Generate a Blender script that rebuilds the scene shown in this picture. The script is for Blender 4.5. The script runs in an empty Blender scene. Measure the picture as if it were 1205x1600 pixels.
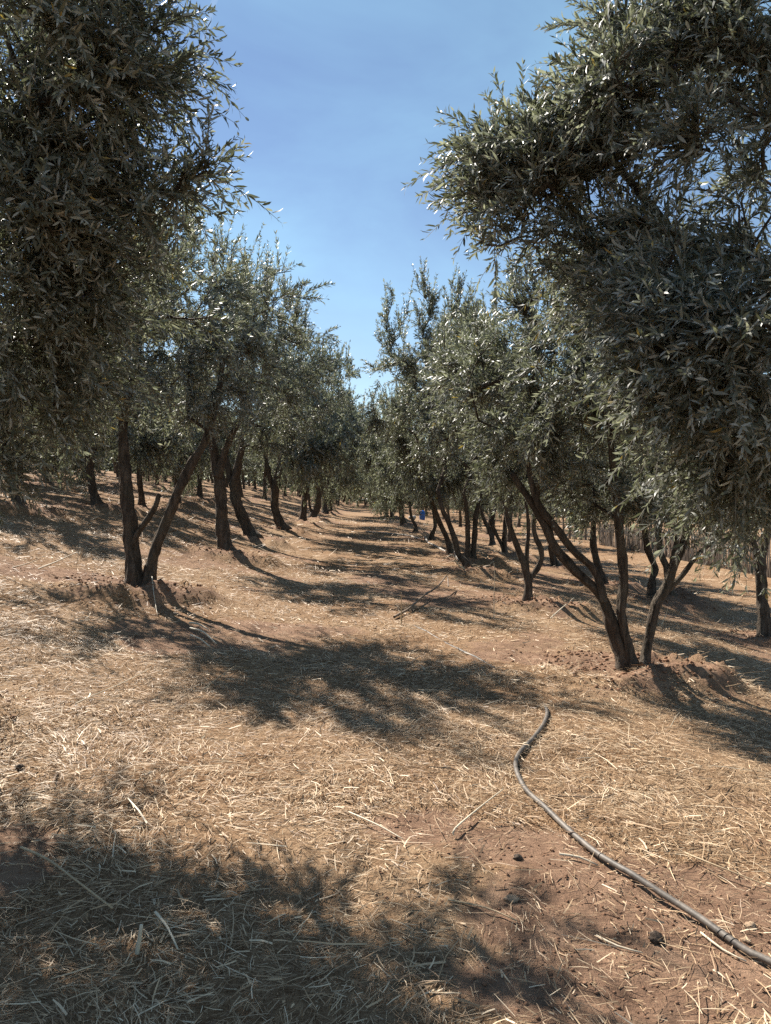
import bpy, math, random
import numpy as np
from mathutils import Euler, Vector, Matrix

# ------------------------------------------------------------------ camera, light, exposure
SC = bpy.context.scene
C = SC.collection
F = 1170.0                       # focal length in photograph pixels (1205 x 1600)
CAM = np.array((0.0, 0.0, 1.55))
CAM_ROT = Euler((math.radians(90 - 1.47), 0, math.radians(-1.35)), 'XYZ')
cd = bpy.data.cameras.new('camera'); cam = bpy.data.objects.new('camera', cd); C.objects.link(cam)
cam.location = CAM; cam.rotation_euler = CAM_ROT
cd.sensor_fit = 'VERTICAL'; cd.sensor_height = 36.0; cd.lens = 36.0 * F / 1600.0
cd.clip_start = 0.05; cd.clip_end = 20000
SC.camera = cam

SUN_AZ, SUN_EL = math.radians(-37), math.radians(44)      # azimuth from +Y (negative = to the left)
sdir = Vector((math.sin(SUN_AZ) * math.cos(SUN_EL), math.cos(SUN_AZ) * math.cos(SUN_EL), math.sin(SUN_EL)))
sl = bpy.data.lights.new('sun', 'SUN'); so = bpy.data.objects.new('sun', sl); C.objects.link(so)
sl.energy = 5.0; sl.angle = math.radians(0.55); sl.color = (1.0, 0.93, 0.83)
so.rotation_euler = sdir.to_track_quat('Z', 'Y').to_euler(); so.location = (-20, 30, 30)

W = bpy.data.worlds.new('World'); SC.world = W; W.use_nodes = True
nt = W.node_tree; nt.nodes.clear()
wo = nt.nodes.new('ShaderNodeOutputWorld'); bg = nt.nodes.new('ShaderNodeBackground')
sky = nt.nodes.new('ShaderNodeTexSky'); sky.sky_type = 'NISHITA'; sky.sun_disc = False
sky.sun_elevation = SUN_EL; sky.sun_rotation = SUN_AZ
sky.altitude = 0; sky.air_density = 1.0; sky.dust_density = 0.0; sky.ozone_density = 1.2
bg.inputs['Strength'].default_value = 0.055
# thin high cirrus streaks over the whole sky
tc = nt.nodes.new('ShaderNodeTexCoord'); mp = nt.nodes.new('ShaderNodeMapping')
mp.inputs['Rotation'].default_value = (0.3, 0.5, 0.6); mp.inputs['Scale'].default_value = (1.2, 3.2, 2.4)
nz = nt.nodes.new('ShaderNodeTexNoise'); nz.inputs['Scale'].default_value = 1.6; nz.inputs['Detail'].default_value = 6
nz.inputs['Roughness'].default_value = 0.55; nz.inputs['Distortion'].default_value = 0.4
rp = nt.nodes.new('ShaderNodeValToRGB')
rp.color_ramp.elements[0].position = 0.40; rp.color_ramp.elements[0].color = (0, 0, 0, 1)
rp.color_ramp.elements[1].position = 0.80; rp.color_ramp.elements[1].color = (0.38, 0.38, 0.38, 1)
mx = nt.nodes.new('ShaderNodeMixRGB'); mx.inputs[2].default_value = (5.0, 9.2, 10.8, 1)
nt.links.new(tc.outputs['Generated'], mp.inputs[0]); nt.links.new(mp.outputs[0], nz.inputs['Vector'])
nt.links.new(nz.outputs['Fac'], rp.inputs[0]); nt.links.new(rp.outputs[0], mx.inputs[0])
nt.links.new(sky.outputs[0], mx.inputs[1]); nt.links.new(mx.outputs[0], bg.inputs[0])
nt.links.new(bg.outputs[0], wo.inputs[0])

vs = SC.view_settings
vs.view_transform = 'Standard'; vs.look = 'None'; vs.exposure = 1.25; vs.gamma = 1.0; vs.use_curve_mapping = False
SC.render.engine = 'CYCLES'
cy = SC.cycles
cy.max_bounces = 6; cy.diffuse_bounces = 3; cy.glossy_bounces = 2; cy.transmission_bounces = 4
cy.transparent_max_bounces = 8; cy.volume_bounces = 0
cy.caustics_reflective = False; cy.caustics_refractive = False
cy.sample_clamp_indirect = 8; cy.use_adaptive_sampling = False
cy.use_denoising = False

# ------------------------------------------------------------------ helpers
RM = np.array(CAM_ROT.to_matrix())
def ray(u, v):
    d = RM @ np.array(((u - 602.5) / F, -(v - 800.0) / F, -1.0))
    return d / d[1]
def at(u, v, dist):                       # photograph pixel -> point at that distance down the track
    return CAM + ray(u, v) * dist
def project(P):
    q = (np.asarray(P) - CAM) @ RM
    z = np.maximum(-q[..., 2], 1e-3)
    return 602.5 + F * q[..., 0] / z, 800.0 - F * q[..., 1] / z, -q[..., 2]

def _hash(ix, iy, seed):
    h = (ix.astype(np.int64) * 374761393 + iy.astype(np.int64) * 668265263 + seed * 974711) & 0x7fffffff
    h = ((h ^ (h >> 13)) * 1274126177) & 0x7fffffff
    return ((h ^ (h >> 16)) & 0xffff) / 65535.0
def vnoise(x, y, seed=0):
    x = np.asarray(x, float); y = np.asarray(y, float)
    ix = np.floor(x); iy = np.floor(y); fx = x - ix; fy = y - iy
    fx = fx * fx * (3 - 2 * fx); fy = fy * fy * (3 - 2 * fy)
    a = _hash(ix, iy, seed); b = _hash(ix + 1, iy, seed); c = _hash(ix, iy + 1, seed); d = _hash(ix + 1, iy + 1, seed)
    return (a + (b - a) * fx) * (1 - fy) + (c + (d - c) * fx) * fy
def fbm(x, y, seed=0, octaves=4):
    s = 0; a = 0.5; t = 0
    for k in range(octaves):
        s = s + a * vnoise(x * 2 ** k + 17.3 * k, y * 2 ** k - 9.1 * k, seed + k); t += a; a *= 0.5
    return s / t

def build_mesh(name, verts, polys, attrs=None, smooth=False, mats=()):
    """verts (N,3); polys: list of int arrays (M,k)."""
    me = bpy.data.meshes.new(name)
    verts = np.asarray(verts, np.float32).reshape(-1, 3)
    me.vertices.add(len(verts)); me.vertices.foreach_set('co', verts.ravel())
    loops = np.concatenate([np.asarray(p, np.int32).ravel() for p in polys])
    tot = np.concatenate([np.full(len(p), np.asarray(p).shape[1], np.int32) for p in polys])
    start = np.concatenate(([0], np.cumsum(tot)[:-1])).astype(np.int32)
    me.loops.add(len(loops)); me.loops.foreach_set('vertex_index', loops)
    me.polygons.add(len(tot)); me.polygons.foreach_set('loop_start', start)
    if smooth: me.polygons.foreach_set('use_smooth', np.ones(len(tot), bool))
    me.update(calc_edges=True)
    for k, v in (attrs or {}).items():
        a = me.attributes.new(k, 'FLOAT', 'POINT'); a.data.foreach_set('value', np.asarray(v, np.float32))
    for m in mats: me.materials.append(m)
    return me
def put(name, me, parent=None, loc=(0, 0, 0)):
    o = bpy.data.objects.new(name, me); C.objects.link(o); o.location = loc
    if parent is not None: o.parent = parent
    return o
def tag(o, label=None, cat=None, group=None, kind=None):
    if label: o['label'] = label
    if cat: o['category'] = cat
    if group: o['group'] = group
    if kind: o['kind'] = kind
    return o
def empty(name, loc):
    o = bpy.data.objects.new(name, None); C.objects.link(o); o.location = loc; o.empty_display_size = 0.2
    return o
def norm(v): return v / np.maximum(np.linalg.norm(v, axis=-1, keepdims=True), 1e-9)

# ------------------------------------------------------------------ materials
def mat(name):
    m = bpy.data.materials.new(name); m.use_nodes = True
    t = m.node_tree; b = t.nodes['Principled BSDF']
    return m, t, b
def ramp(t, src, stops):
    r = t.nodes.new('ShaderNodeValToRGB')
    e = r.color_ramp.elements
    while len(e) < len(stops): e.new(0.5)
    for k, (p, c) in enumerate(stops): e[k].position = p; e[k].color = (*c, 1)
    t.links.new(src, r.inputs[0]); return r
def attr(t, name):
    a = t.nodes.new('ShaderNodeAttribute'); a.attribute_name = name; return a.outputs['Fac']
def noise(t, scale, detail=4, rough=0.55, vec=None, dist=0.0):
    n = t.nodes.new('ShaderNodeTexNoise'); n.inputs['Scale'].default_value = scale
    n.inputs['Detail'].default_value = detail; n.inputs['Roughness'].default_value = rough
    n.inputs['Distortion'].default_value = dist
    if vec is not None: t.links.new(vec, n.inputs['Vector'])
    return n.outputs['Fac']
def objvec(t, scale=(1, 1, 1)):
    c = t.nodes.new('ShaderNodeTexCoord'); m = t.nodes.new('ShaderNodeMapping'); m.inputs['Scale'].default_value = scale
    t.links.new(c.outputs['Object'], m.inputs[0]); return m.outputs[0]
def bump(t, b, src, strength, dist=0.02):
    n = t.nodes.new('ShaderNodeBump'); n.inputs['Strength'].default_value = strength; n.inputs['Distance'].default_value = dist
    t.links.new(src, n.inputs['Height']); t.links.new(n.outputs[0], b.inputs['Normal'])
def mixc(t, fac, a, b_, blend='MIX'):
    m = t.nodes.new('ShaderNodeMixRGB'); m.blend_type = blend
    for i, s in ((0, fac), (1, a), (2, b_)):
        if isinstance(s, (int, float)): m.inputs[i].default_value = s
        elif isinstance(s, tuple): m.inputs[i].default_value = (*s, 1)
        else: t.links.new(s, m.inputs[i])
    return m.outputs[0]

def make_leaf_mat():
    m, t, b = mat('olive_leaf')
    r = ramp(t, attr(t, 'tone'), [(0.0, (0.074, 0.080, 0.058)), (0.45, (0.122, 0.131, 0.099)), (0.72, (0.184, 0.193, 0.156)),
                                  (0.86, (0.32, 0.33, 0.305)), (0.97, (0.41, 0.42, 0.385)), (1.0, (0.30, 0.22, 0.07))])
    t.links.new(r.outputs[0], b.inputs['Base Color'])
    b.inputs['Roughness'].default_value = 0.46; b.inputs['Specular IOR Level'].default_value = 0.45
    tr = t.nodes.new('ShaderNodeBsdfTranslucent')
    t.links.new(mixc(t, 1.0, r.outputs[0], (0.95, 1.0, 0.68), 'MULTIPLY'), tr.inputs['Color'])
    ms = t.nodes.new('ShaderNodeMixShader'); ms.inputs[0].default_value = 0.34
    t.links.new(b.outputs[0], ms.inputs[1]); t.links.new(tr.outputs[0], ms.inputs[2])
    t.links.new(ms.outputs[0], t.nodes['Material Output'].inputs['Surface'])
    return m
M_LEAF = make_leaf_mat()

def make_bark():
    m, t, b = mat('olive_bark')
    v = objvec(t, (9, 9, 2.2))
    n1 = noise(t, 2.2, 8, 0.65, v, 0.5); n2 = noise(t, 9, 4, 0.6, v)
    r = ramp(t, n1, [(0.28, (0.028, 0.022, 0.017)), (0.5, (0.105, 0.083, 0.064)), (0.72, (0.21, 0.172, 0.138))])
    n3 = noise(t, 3.0, 3, 0.5, objvec(t, (1, 1, 1)))
    c2 = mixc(t, ramp(t, n3, [(0.5, (0, 0, 0)), (0.7, (0.6, 0.6, 0.6))]).outputs[0], r.outputs[0], (0.15, 0.13, 0.095))
    t.links.new(c2, b.inputs['Base Color']); b.inputs['Roughness'].default_value = 0.9
    b.inputs['Specular IOR Level'].default_value = 0.2
    mixn = t.nodes.new('ShaderNodeMath'); mixn.operation = 'ADD'
    t.links.new(n1, mixn.inputs[0]); t.links.new(n2, mixn.inputs[1])
    bump(t, b, mixn.outputs[0], 1.0, 0.06)
    return m
M_BARK = make_bark()
def make_twig():
    m, t, b = mat('olive_twig')
    r = ramp(t, noise(t, 14, 3), [(0.3, (0.09, 0.08, 0.06)), (0.7, (0.20, 0.18, 0.14))])
    t.links.new(r.outputs[0], b.inputs['Base Color']); b.inputs['Roughness'].default_value = 0.8
    return m
M_TWIG = make_twig()

def make_ground():
    m, t, b = mat('orchard_ground')
    v = objvec(t)
    soil = attr(t, 'soil')
    # straw litter: fine stretched fibres of two directions
    va = objvec(t, (30, 8, 20)); vb = objvec(t, (8, 34, 20))
    fa = noise(t, 2.0, 5, 0.7, va, 0.8); fb = noise(t, 2.0, 5, 0.7, vb, 0.8)
    mm = t.nodes.new('ShaderNodeMath'); mm.operation = 'MAXIMUM'; t.links.new(fa, mm.inputs[0]); t.links.new(fb, mm.inputs[1])
    litter = ramp(t, mm.outputs[0], [(0.38, (0.135, 0.078, 0.043)), (0.55, (0.30, 0.198, 0.118)), (0.75, (0.48, 0.35, 0.225))])
    big = ramp(t, noise(t, 0.55, 5, 0.6, v), [(0.35, (0.80, 0.72, 0.66)), (0.6, (1.0, 1.0, 1.0))])
    lit = mixc(t, 1.0, litter.outputs[0], big.outputs[0], 'MULTIPLY')
    sn = noise(t, 5.0, 8, 0.7, v)
    earth = ramp(t, sn, [(0.3, (0.13, 0.076, 0.050)), (0.52, (0.235, 0.145, 0.095)), (0.75, (0.35, 0.228, 0.152))])
    edge = noise(t, 11.0, 5, 0.7, v)
    ms = t.nodes.new('ShaderNodeMath'); ms.operation = 'ADD'; t.links.new(soil, ms.inputs[0])
    sc = t.nodes.new('ShaderNodeMath'); sc.operation = 'MULTIPLY_ADD'; sc.inputs[1].default_value = 0.9; sc.inputs[2].default_value = -0.45
    t.links.new(edge, sc.inputs[0]); t.links.new(sc.outputs[0], ms.inputs[1])
    fac = ramp(t, ms.outputs[0], [(0.34, (0, 0, 0)), (0.62, (1, 1, 1))])
    t.links.new(mixc(t, fac.outputs[0], lit, earth.outputs[0]), b.inputs['Base Color'])
    b.inputs['Roughness'].default_value = 0.95; b.inputs['Specular IOR Level'].default_value = 0.1
    fine = noise(t, 26, 6, 0.75, v)
    ad = t.nodes.new('ShaderNodeMath'); ad.operation = 'ADD'; t.links.new(fine, ad.inputs[0]); t.links.new(mm.outputs[0], ad.inputs[1])
    bump(t, b, ad.outputs[0], 0.7, 0.03)
    return m
M_GROUND = make_ground()
def make_straw():
    m, t, b = mat('dry_straw')
    r = ramp(t, attr(t, 'tone'), [(0.0, (0.13, 0.074, 0.040)), (0.35, (0.32, 0.208, 0.118)), (0.7, (0.50, 0.355, 0.215)), (1.0, (0.70, 0.56, 0.39))])
    t.links.new(r.outputs[0], b.inputs['Base Color']); b.inputs['Roughness'].default_value = 0.55
    b.inputs['Specular IOR Level'].default_value = 0.35
    return m
M_STRAW = make_straw()
def make_soil():
    m, t, b = mat('red_soil')
    r = ramp(t, noise(t, 8, 6, 0.7, objvec(t)), [(0.3, (0.12, 0.066, 0.042)), (0.7, (0.28, 0.165, 0.105))])
    t.links.new(r.outputs[0], b.inputs['Base Color']); b.inputs['Roughness'].default_value = 1.0
    b.inputs['Specular IOR Level'].default_value = 0.1
    bump(t, b, noise(t, 60, 5, 0.7, objvec(t)), 0.6, 0.01)
    return m
M_SOIL = make_soil()

# ------------------------------------------------------------------ terrain shape
PX = np.array([-400, -60, -30, -18, -10.2, -6.5, -4.4, -2.8, -1.2, 0, 1.2, 2.4, 4.3, 6, 8.5, 11, 16, 40, 400])
PZ = np.array([8.0, 6.0, 4.1, 2.75, 1.75, 1.15, 0.72, 0.33, 0.05, 0, -.03, -.12, -.42, -.70, -.80, -.80, -1.0, -2.0, -4.0])
_fx = np.linspace(-80, 80, 3201); _fz = np.interp(_fx, PX, PZ)
_k = np.exp(-0.5 * (np.arange(-40, 41) * 0.05 / 0.55) ** 2); _k /= _k.sum()
_fzs = np.convolve(np.pad(_fz, 40, mode='edge'), _k, 'valid')
def H0(x, y):
    x = np.asarray(x, float); y = np.asarray(y, float)
    z = np.interp(x, np.concatenate(([-400], _fx[60:-60], [400])), np.concatenate(([8.0], _fzs[60:-60], [-4.0])))
    z = z + (fbm(x * 0.22, y * 0.22, 3, 2) - 0.5) * 0.10 * np.clip((np.hypot(x, y) - 2) / 6, 0, 1)
    return z
def ground_hit(u, v, h=H0):
    r = ray(u, v); d = np.concatenate((np.arange(1.2, 30, 0.02), np.arange(30, 160, 0.1)))
    P = CAM + d[:, None] * r
    below = np.nonzero(P[:, 2] < h(P[:, 0], P[:, 1]))[0]
    p = P[below[0]] if len(below) else P[-1]
    return p

# ------------------------------------------------------------------ trees seen one by one: stems traced as (pixel x, pixel y, width in pixels)
TREES = {}     # key -> dict(base px, stems, crown, label ...)
def T(key, label, stems, crown=None, **kw): TREES[key] = dict(label=label, stems=stems, crown=crown, **kw)
T('L1', 'forked olive tree with two thick stems and a sawn stub, foremost trunk on the left',
  [[(211, 930, 40), (208, 900, 32), (206, 866, 26), (201, 800, 22), (195, 720, 18), (192, 670, 15), (205, 600, 11), (215, 540, 8)],
   [(229, 931, 26), (234, 900, 20), (240, 868, 19), (254, 830, 18), (276, 773, 17), (299, 726, 15), (322, 688, 13), (338, 630, 11), (350, 560, 8)],
   [(208, 858, 14), (214, 836, 11), (232, 809, 10), (244, 789, 9), (248, 772, 8)]])
T('L2', 'olive tree with single straight dark trunk, second in the left row',
  [[(354, 872, 27), (351, 845, 21), (347, 816, 20), (344, 766, 19), (340, 740, 19), (333, 700, 14), (325, 650, 10)],
   [(341, 745, 14), (352, 705, 11), (372, 660, 9)]])
T('L3', 'olive tree with thick trunk leaning left, third in the left row',
  [[(395, 847, 24), (388, 830, 19), (380, 809, 17), (369, 783, 17), (366, 760, 16), (372, 725, 12), (380, 690, 9)],
   [(367, 770, 12), (356, 730, 10), (350, 700, 8)]])
T('L4', 'olive tree with curved trunk on a dark soil mound, fourth in the left row',
  [[(444, 833, 20), (438, 820, 15), (433, 806, 14), (429, 785, 13), (430, 768, 13), (436, 735, 10), (446, 700, 7)],
   [(430, 772, 9), (420, 740, 8), (414, 710, 6)]])
T('L5', 'olive tree with slender upright trunk, fifth in the left row',
  [[(473, 822, 15), (474, 808, 11), (475, 790, 10), (477, 768, 10), (474, 740, 8), (470, 715, 6)], [(477, 770, 7), (487, 740, 6)]])
T('L6', 'olive tree with bent trunk at the narrowing of the track, sixth in the left row',
  [[(488, 815, 15), (491, 804, 12), (496, 793, 11), (498, 773, 11), (503, 750, 8)], [(489, 806, 5), (484, 790, 4), (482, 770, 4), (477, 755, 3)]])
T('L7', 'olive tree with thin dark trunk right behind the sixth tree of the left row',
  [[(507, 806, 12), (507, 795, 9), (508, 770, 9), (512, 750, 7)]])
T('L8', 'olive tree with thin trunk, farthest one told apart in the left row',
  [[(516, 803, 10), (516, 792, 7), (517, 770, 7), (520, 755, 5)]])
T('R1', 'many-stemmed olive tree with spreading stems in the right foreground',
  [[(980, 1056, 30), (973, 1025, 25), (962, 990, 22), (948, 952, 20), (935, 925, 18), (912, 904, 15), (893, 885, 15), (870, 858, 14), (850, 818, 14), (827, 781, 12), (800, 740, 9)],
   [(944, 940, 15), (938, 915, 14), (926, 888, 13), (897, 862, 12), (874, 831, 12), (846, 796, 11), (832, 760, 9), (822, 710, 7)],
   [(984, 1054, 24), (979, 1010, 18), (974, 980, 16), (971, 952, 15), (974, 902, 15), (970, 852, 14), (966, 811, 13), (963, 770, 11), (955, 700, 9), (950, 620, 7)],
   [(1006, 1050, 20), (1011, 1015, 16), (1016, 990, 15), (1025, 946, 15), (1040, 918, 15), (1054, 882, 13), (1066, 856, 12), (1078, 810, 10), (1085, 760, 8), (1090, 690, 6)],
   [(1024, 944, 9), (1040, 926, 9), (1066, 899, 8), (1092, 865, 7), (1123, 838, 6), (1150, 800, 5)]])
T('R2', 'small olive tree with a three-way fork low on its trunk, second in the right row',
  [[(825, 951, 17), (825, 930, 13), (825, 906, 13), (820, 885, 11), (813, 866, 10), (799, 829, 9), (791, 800, 8), (782, 750, 6)],
   [(827, 906, 9), (836, 893, 9), (846, 874, 8), (845, 857, 8), (836, 837, 8), (834, 812, 7), (842, 770, 6)],
   [(825, 902, 7), (823, 880, 7), (824, 855, 7), (826, 825, 6), (822, 780, 5)]])
T('R3', 'olive tree with slender stem leaning left from the soil bank, right of the track',
  [[(733, 898, 15), (726, 882, 11), (717, 869, 9), (711, 844, 9), (701, 816, 8), (692, 797, 8), (684, 765, 6)]])
T('R4', 'olive tree with thin left-leaning stem standing behind the white bent stalk',
  [[(704, 872, 12), (702, 858, 9), (698, 842, 9), (688, 819, 8), (681, 800, 8), (672, 770, 6)]])
T('R5', 'olive tree with two close upright stems, right of the track',
  [[(733, 882, 10), (731, 860, 8), (731, 830, 8), (730, 803, 7), (725, 770, 5)], [(739, 880, 11), (740, 860, 9), (742, 840, 9), (744, 805, 8), (752, 770, 6)]])
T('R6', 'pale-footed olive tree with stem curving right, left of the two leaning stems',
  [[(674, 850, 10), (675, 838, 7), (680, 822, 7), (678, 802, 6), (672, 780, 5)]])
T('R7', 'thin crooked olive tree standing just left of the blue drum',
  [[(649, 837, 9), (650, 826, 6), (646, 816, 5), (642, 804, 5), (640, 785, 4)]])
T('R8', 'olive tree with stout dark trunk, left of the crooked tree by the drum',
  [[(631, 824, 12), (629, 812, 9), (627, 799, 9), (626, 780, 7)]])
T('R9', 'far olive tree with thin upright trunk at the right edge of the track end',
  [[(613, 814, 8), (612, 804, 6), (611, 785, 5)]])
T('R10', 'far olive tree with forked thin trunk, last one told apart in the right row',
  [[(604, 812, 7), (604, 803, 5), (603, 785, 4)]])
T('Q1', 'olive tree with stout stem and left side branch, beyond the two-stemmed tree',
  [[(769, 859, 11), (769, 845, 8), (769, 834, 8), (771, 808, 7), (774, 785, 5)], [(769, 842, 7), (764, 828, 6), (756, 811, 6), (750, 790, 4)]])
T('Q2', 'olive tree with narrow V of stems left of the three-way forked tree',
  [[(788, 872, 11), (788, 850, 8), (789, 820, 7), (792, 795, 5)], [(787, 862, 7), (783, 850, 6), (774, 832, 6), (766, 812, 5)]])
T('Q3', 'olive tree with short trunk seen between the leaning limbs, second right-hand row',
  [[(870, 892, 14), (866, 878, 11), (862, 860, 10), (862, 840, 9), (858, 815, 7)]])
T('Q4', 'olive tree with leaning pale trunk behind the foreground stems, second right-hand row',
  [[(944, 919, 15), (940, 902, 12), (933, 880, 11), (928, 855, 11), (927, 835, 10), (930, 800, 8)]])
T('Q5', 'olive tree with knobbly bent stem seen past the foreground tree, second right-hand row',
  [[(1019, 944, 15), (1019, 922, 12), (1020, 905, 11), (1025, 892, 11), (1016, 868, 10), (1010, 848, 9), (1006, 815, 7)]])
T('Q6', 'olive tree forking into a wide V behind the right foreground stem',
  [[(1047, 952, 15), (1045, 925, 11), (1042, 893, 11), (1033, 868, 9), (1030, 845, 9), (1026, 815, 7)], [(1042, 900, 9), (1052, 874, 9), (1056, 855, 8), (1060, 820, 7)]])
T('Q7', 'olive tree with thick rough trunk cut by the right edge of the picture',
  [[(1196, 1008, 28), (1194, 985, 20), (1192, 953, 19), (1189, 906, 18), (1187, 878, 18), (1193, 852, 16), (1204, 815, 12), (1210, 770, 9)], [(1188, 880, 11), (1178, 850, 10), (1166, 815, 8)]])
T('P1', 'olive tree with dark trunk at the left edge of the picture, second left-hand row',
  [[(30, 800, 22), (25, 780, 16), (21, 763, 15), (16, 730, 15), (12, 700, 12), (4, 660, 9)]])
T('P2', 'olive tree with leaning dark trunk left of the forked foreground tree, second left-hand row',
  [[(152, 798, 19), (149, 780, 14), (144, 760, 13), (141, 730, 12), (146, 700, 10)], [(142, 735, 8), (132, 705, 7)]])
T('P3', 'olive tree with thin trunk seen just right of the forked stem, second left-hand row',
  [[(222, 798, 13), (221, 775, 9), (219, 750, 9), (217, 720, 7)]])
T('P4', 'olive tree with a trunk leaning left up the slope, third left-hand row',
  [[(75, 762, 14), (73, 748, 10), (70, 728, 9), (66, 705, 7)]])
T('P5', 'olive tree with thin straight trunk close right of its leaning neighbour up the slope',
  [[(86, 753, 12), (85, 740, 9), (84, 720, 8), (86, 700, 6)]])
T('P6', 'olive tree with slim trunk left of the straight second trunk of the left row',
  [[(312, 785, 11), (312, 765, 8), (312, 745, 7), (309, 722, 6)]])
T('P7', 'olive tree with slim trunk seen beyond the right stem of the fork',
  [[(277, 791, 12), (277, 772, 9), (275, 748, 8), (273, 725, 7)]])

for k, t in TREES.items():
    st = t['stems'][0]
    t['base'] = ground_hit(st[0][0], st[0][1] - 3)
BASES = [(t['base'][0], t['base'][1], 1.0) for t in TREES.values()]
NLB = np.array((-2.95, 4.1)); NRB = np.array((2.85, 3.2))
# further individual trees (behind, and filling the rows), from copies
rng = np.random.default_rng(11)
FILL = []
def row(x0, ys, label, group, jit=0.45):
    for y in ys:
        x = x0 + rng.uniform(-jit, jit); yy = y + rng.uniform(-0.7, 0.7)
        if all(math.hypot(x - b[0], yy - b[1]) > 2.6 for b in BASES): FILL.append((x, yy, label, group))
row(-2.7, np.arange(62, 100, 5.0), 'small far olive tree of the left row', 'far trees of the left row')
row(2.3, np.arange(66, 100, 5.0), 'small far olive tree of the right row', 'far trees of the right row')
row(-6.6, [*np.arange(3.5, 12, 4.6), *np.arange(21, 90, 4.8)], 'dark olive tree in the second row up the left slope', 'trees of the second left-hand row')
row(-10.4, [*np.arange(8, 90, 4.8)], 'dark olive tree in the third row up the left slope', 'trees of the third left-hand row')
row(-14.3, np.arange(14, 90, 5.0), 'dark olive tree in the fourth row up the left slope', 'trees of the fourth left-hand row')
row(-18.5, np.arange(20, 90, 5.2), 'dark olive tree in the fifth row up the left slope', 'trees of the fifth left-hand row')
row(-23, np.arange(26, 95, 6), 'dark olive tree at the top of the left slope', 'trees at the top of the left slope')
row(6.0, np.arange(33, 90, 5.5), 'small far olive tree in the second right-hand row', 'far trees of the second right-hand row')
row(10.2, np.arange(44, 95, 6), 'small far olive tree beyond the wooden posts', 'far trees beyond the posts')
row(0.2, [86, 92, 99], 'far olive tree standing across the end of the track', 'trees across the track end', 0.9)
row(-1.2, [78.0], 'far olive tree standing across the end of the track', 'trees across the track end', 0.3)
row(15, np.arange(50, 100, 6), 'small far olive tree right of the reed fence line', 'far trees beyond the fence')
FILL = [f for f in FILL if f[1] > 3 and abs(f[0] - 0.02 * f[1]) < 0.53 * f[1] + 2.6]     # only what the photograph can show
# number the trees of each row from the near end, so that each can be pointed out
ORD = 'first second third fourth fifth sixth seventh eighth ninth tenth eleventh twelfth thirteenth fourteenth fifteenth sixteenth seventeenth eighteenth nineteenth twentieth'.split()
_rows = {}
for k, f in enumerate(FILL): _rows.setdefault(f[3], []).append(k)
for g_, ks in _rows.items():
    xm = float(np.median([FILL[k][0] for k in ks]))
    members = [(FILL[k][1], k) for k in ks] + [(b[1], -1) for b in BASES if abs(b[0] - xm) < 1.5]
    for rank, (yy, k) in enumerate(sorted(members)):
        if k >= 0: FILL[k] = (FILL[k][0], FILL[k][1], FILL[k][2] + ', ' + ORD[rank] + ' from the near end', g_)
FB = [(f[0], f[1], 0.9) for f in FILL]
MOUNDS = BASES + [(NLB[0], NLB[1], 1.0), (NRB[0], NRB[1], 1.0)] + FB

def mound_fields(x, y):
    dz = np.zeros_like(x); so = np.zeros_like(x)
    for i, (bx, by, s) in enumerate(MOUNDS):
        dx = x - bx; dy = y - by
        sel = (np.abs(dx) < 2.4) & (np.abs(dy) < 2.4)
        if not sel.any(): continue
        ax, ay = dx[sel], dy[sel]; r = np.hypot(ax, ay); th = np.arctan2(ay, ax)
        rr = 0.62 + 0.14 * np.sin(th * 2 + i * 1.7) + 0.10 * np.sin(th * 3 + i)
        side = 0.55 + 0.45 * np.cos(th + 0.5 + 0.3 * math.sin(i * 2.1))        # higher on the downhill and near side
        berm = 0.20 * side * np.exp(-((r - rr) / 0.28) ** 2)
        lump = (fbm(x[sel] * 8, y[sel] * 8, 40 + i % 7, 4) - 0.5)
        dz[sel] += berm * (1 + 0.9 * lump + 0.35 * (vnoise(x[sel] * 19, y[sel] * 19, 44) - 0.5)) + 0.03 * np.exp(-(r / 0.3) ** 2)
        edge = 1.0 + 0.55 * (fbm(x[sel] * 2.2, y[sel] * 2.2, 77, 3) - 0.5) * 2
        so[sel] = np.maximum(so[sel], np.clip(1.30 - r / (0.95 * edge), 0, 0.9))
    return dz, so
# bare earth patches (centre from the photograph's ground, radii in metres)
PATCH = []
for (u, v, rx, ry) in [(1010, 1400, .55, .26), (1130, 1440, .50, .34), (900, 1420, .42, .28), (1060, 1530, .55, .25), (800, 1330, .38, .22), (900, 1550, .4, .2),
                       (60, 900, .9, .45), (140, 905, .7, .45), (250, 1010, .35, .3), (640, 925, .8, .6), (690, 940, .5, .5), (600, 905, .6, .8),
                       (10, 1350, .22, .30), (660, 1290, .28, .2), (420, 980, .6, .4), (820, 1030, .5, .35)]:
    p = ground_hit(u, v); PATCH.append((p[0], p[1], rx, ry))
def soil_mask(x, y, so):
    w1 = (fbm(x * 1.6, y * 1.6, 5, 3) - 0.5) * 1.1; w2 = (fbm(x * 1.6, y * 1.6, 9, 3) - 0.5) * 1.1
    for (px, py, rx, ry) in PATCH:
        q = np.hypot((x + w1 * rx - px) / rx, (y + w2 * ry - py) / ry)
        so = np.maximum(so, np.clip(1.5 - q, 0, 1) * 0.95)
    g = fbm(x * 0.55, y * 0.55, 21, 4)
    return np.maximum(so, np.clip((g - 0.55) * 4.5, 0, 0.55) * np.where(x > 6.6, 0.5, 1.0) * np.clip((y - 2.5) / 4.0, 0.35, 1))
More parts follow.
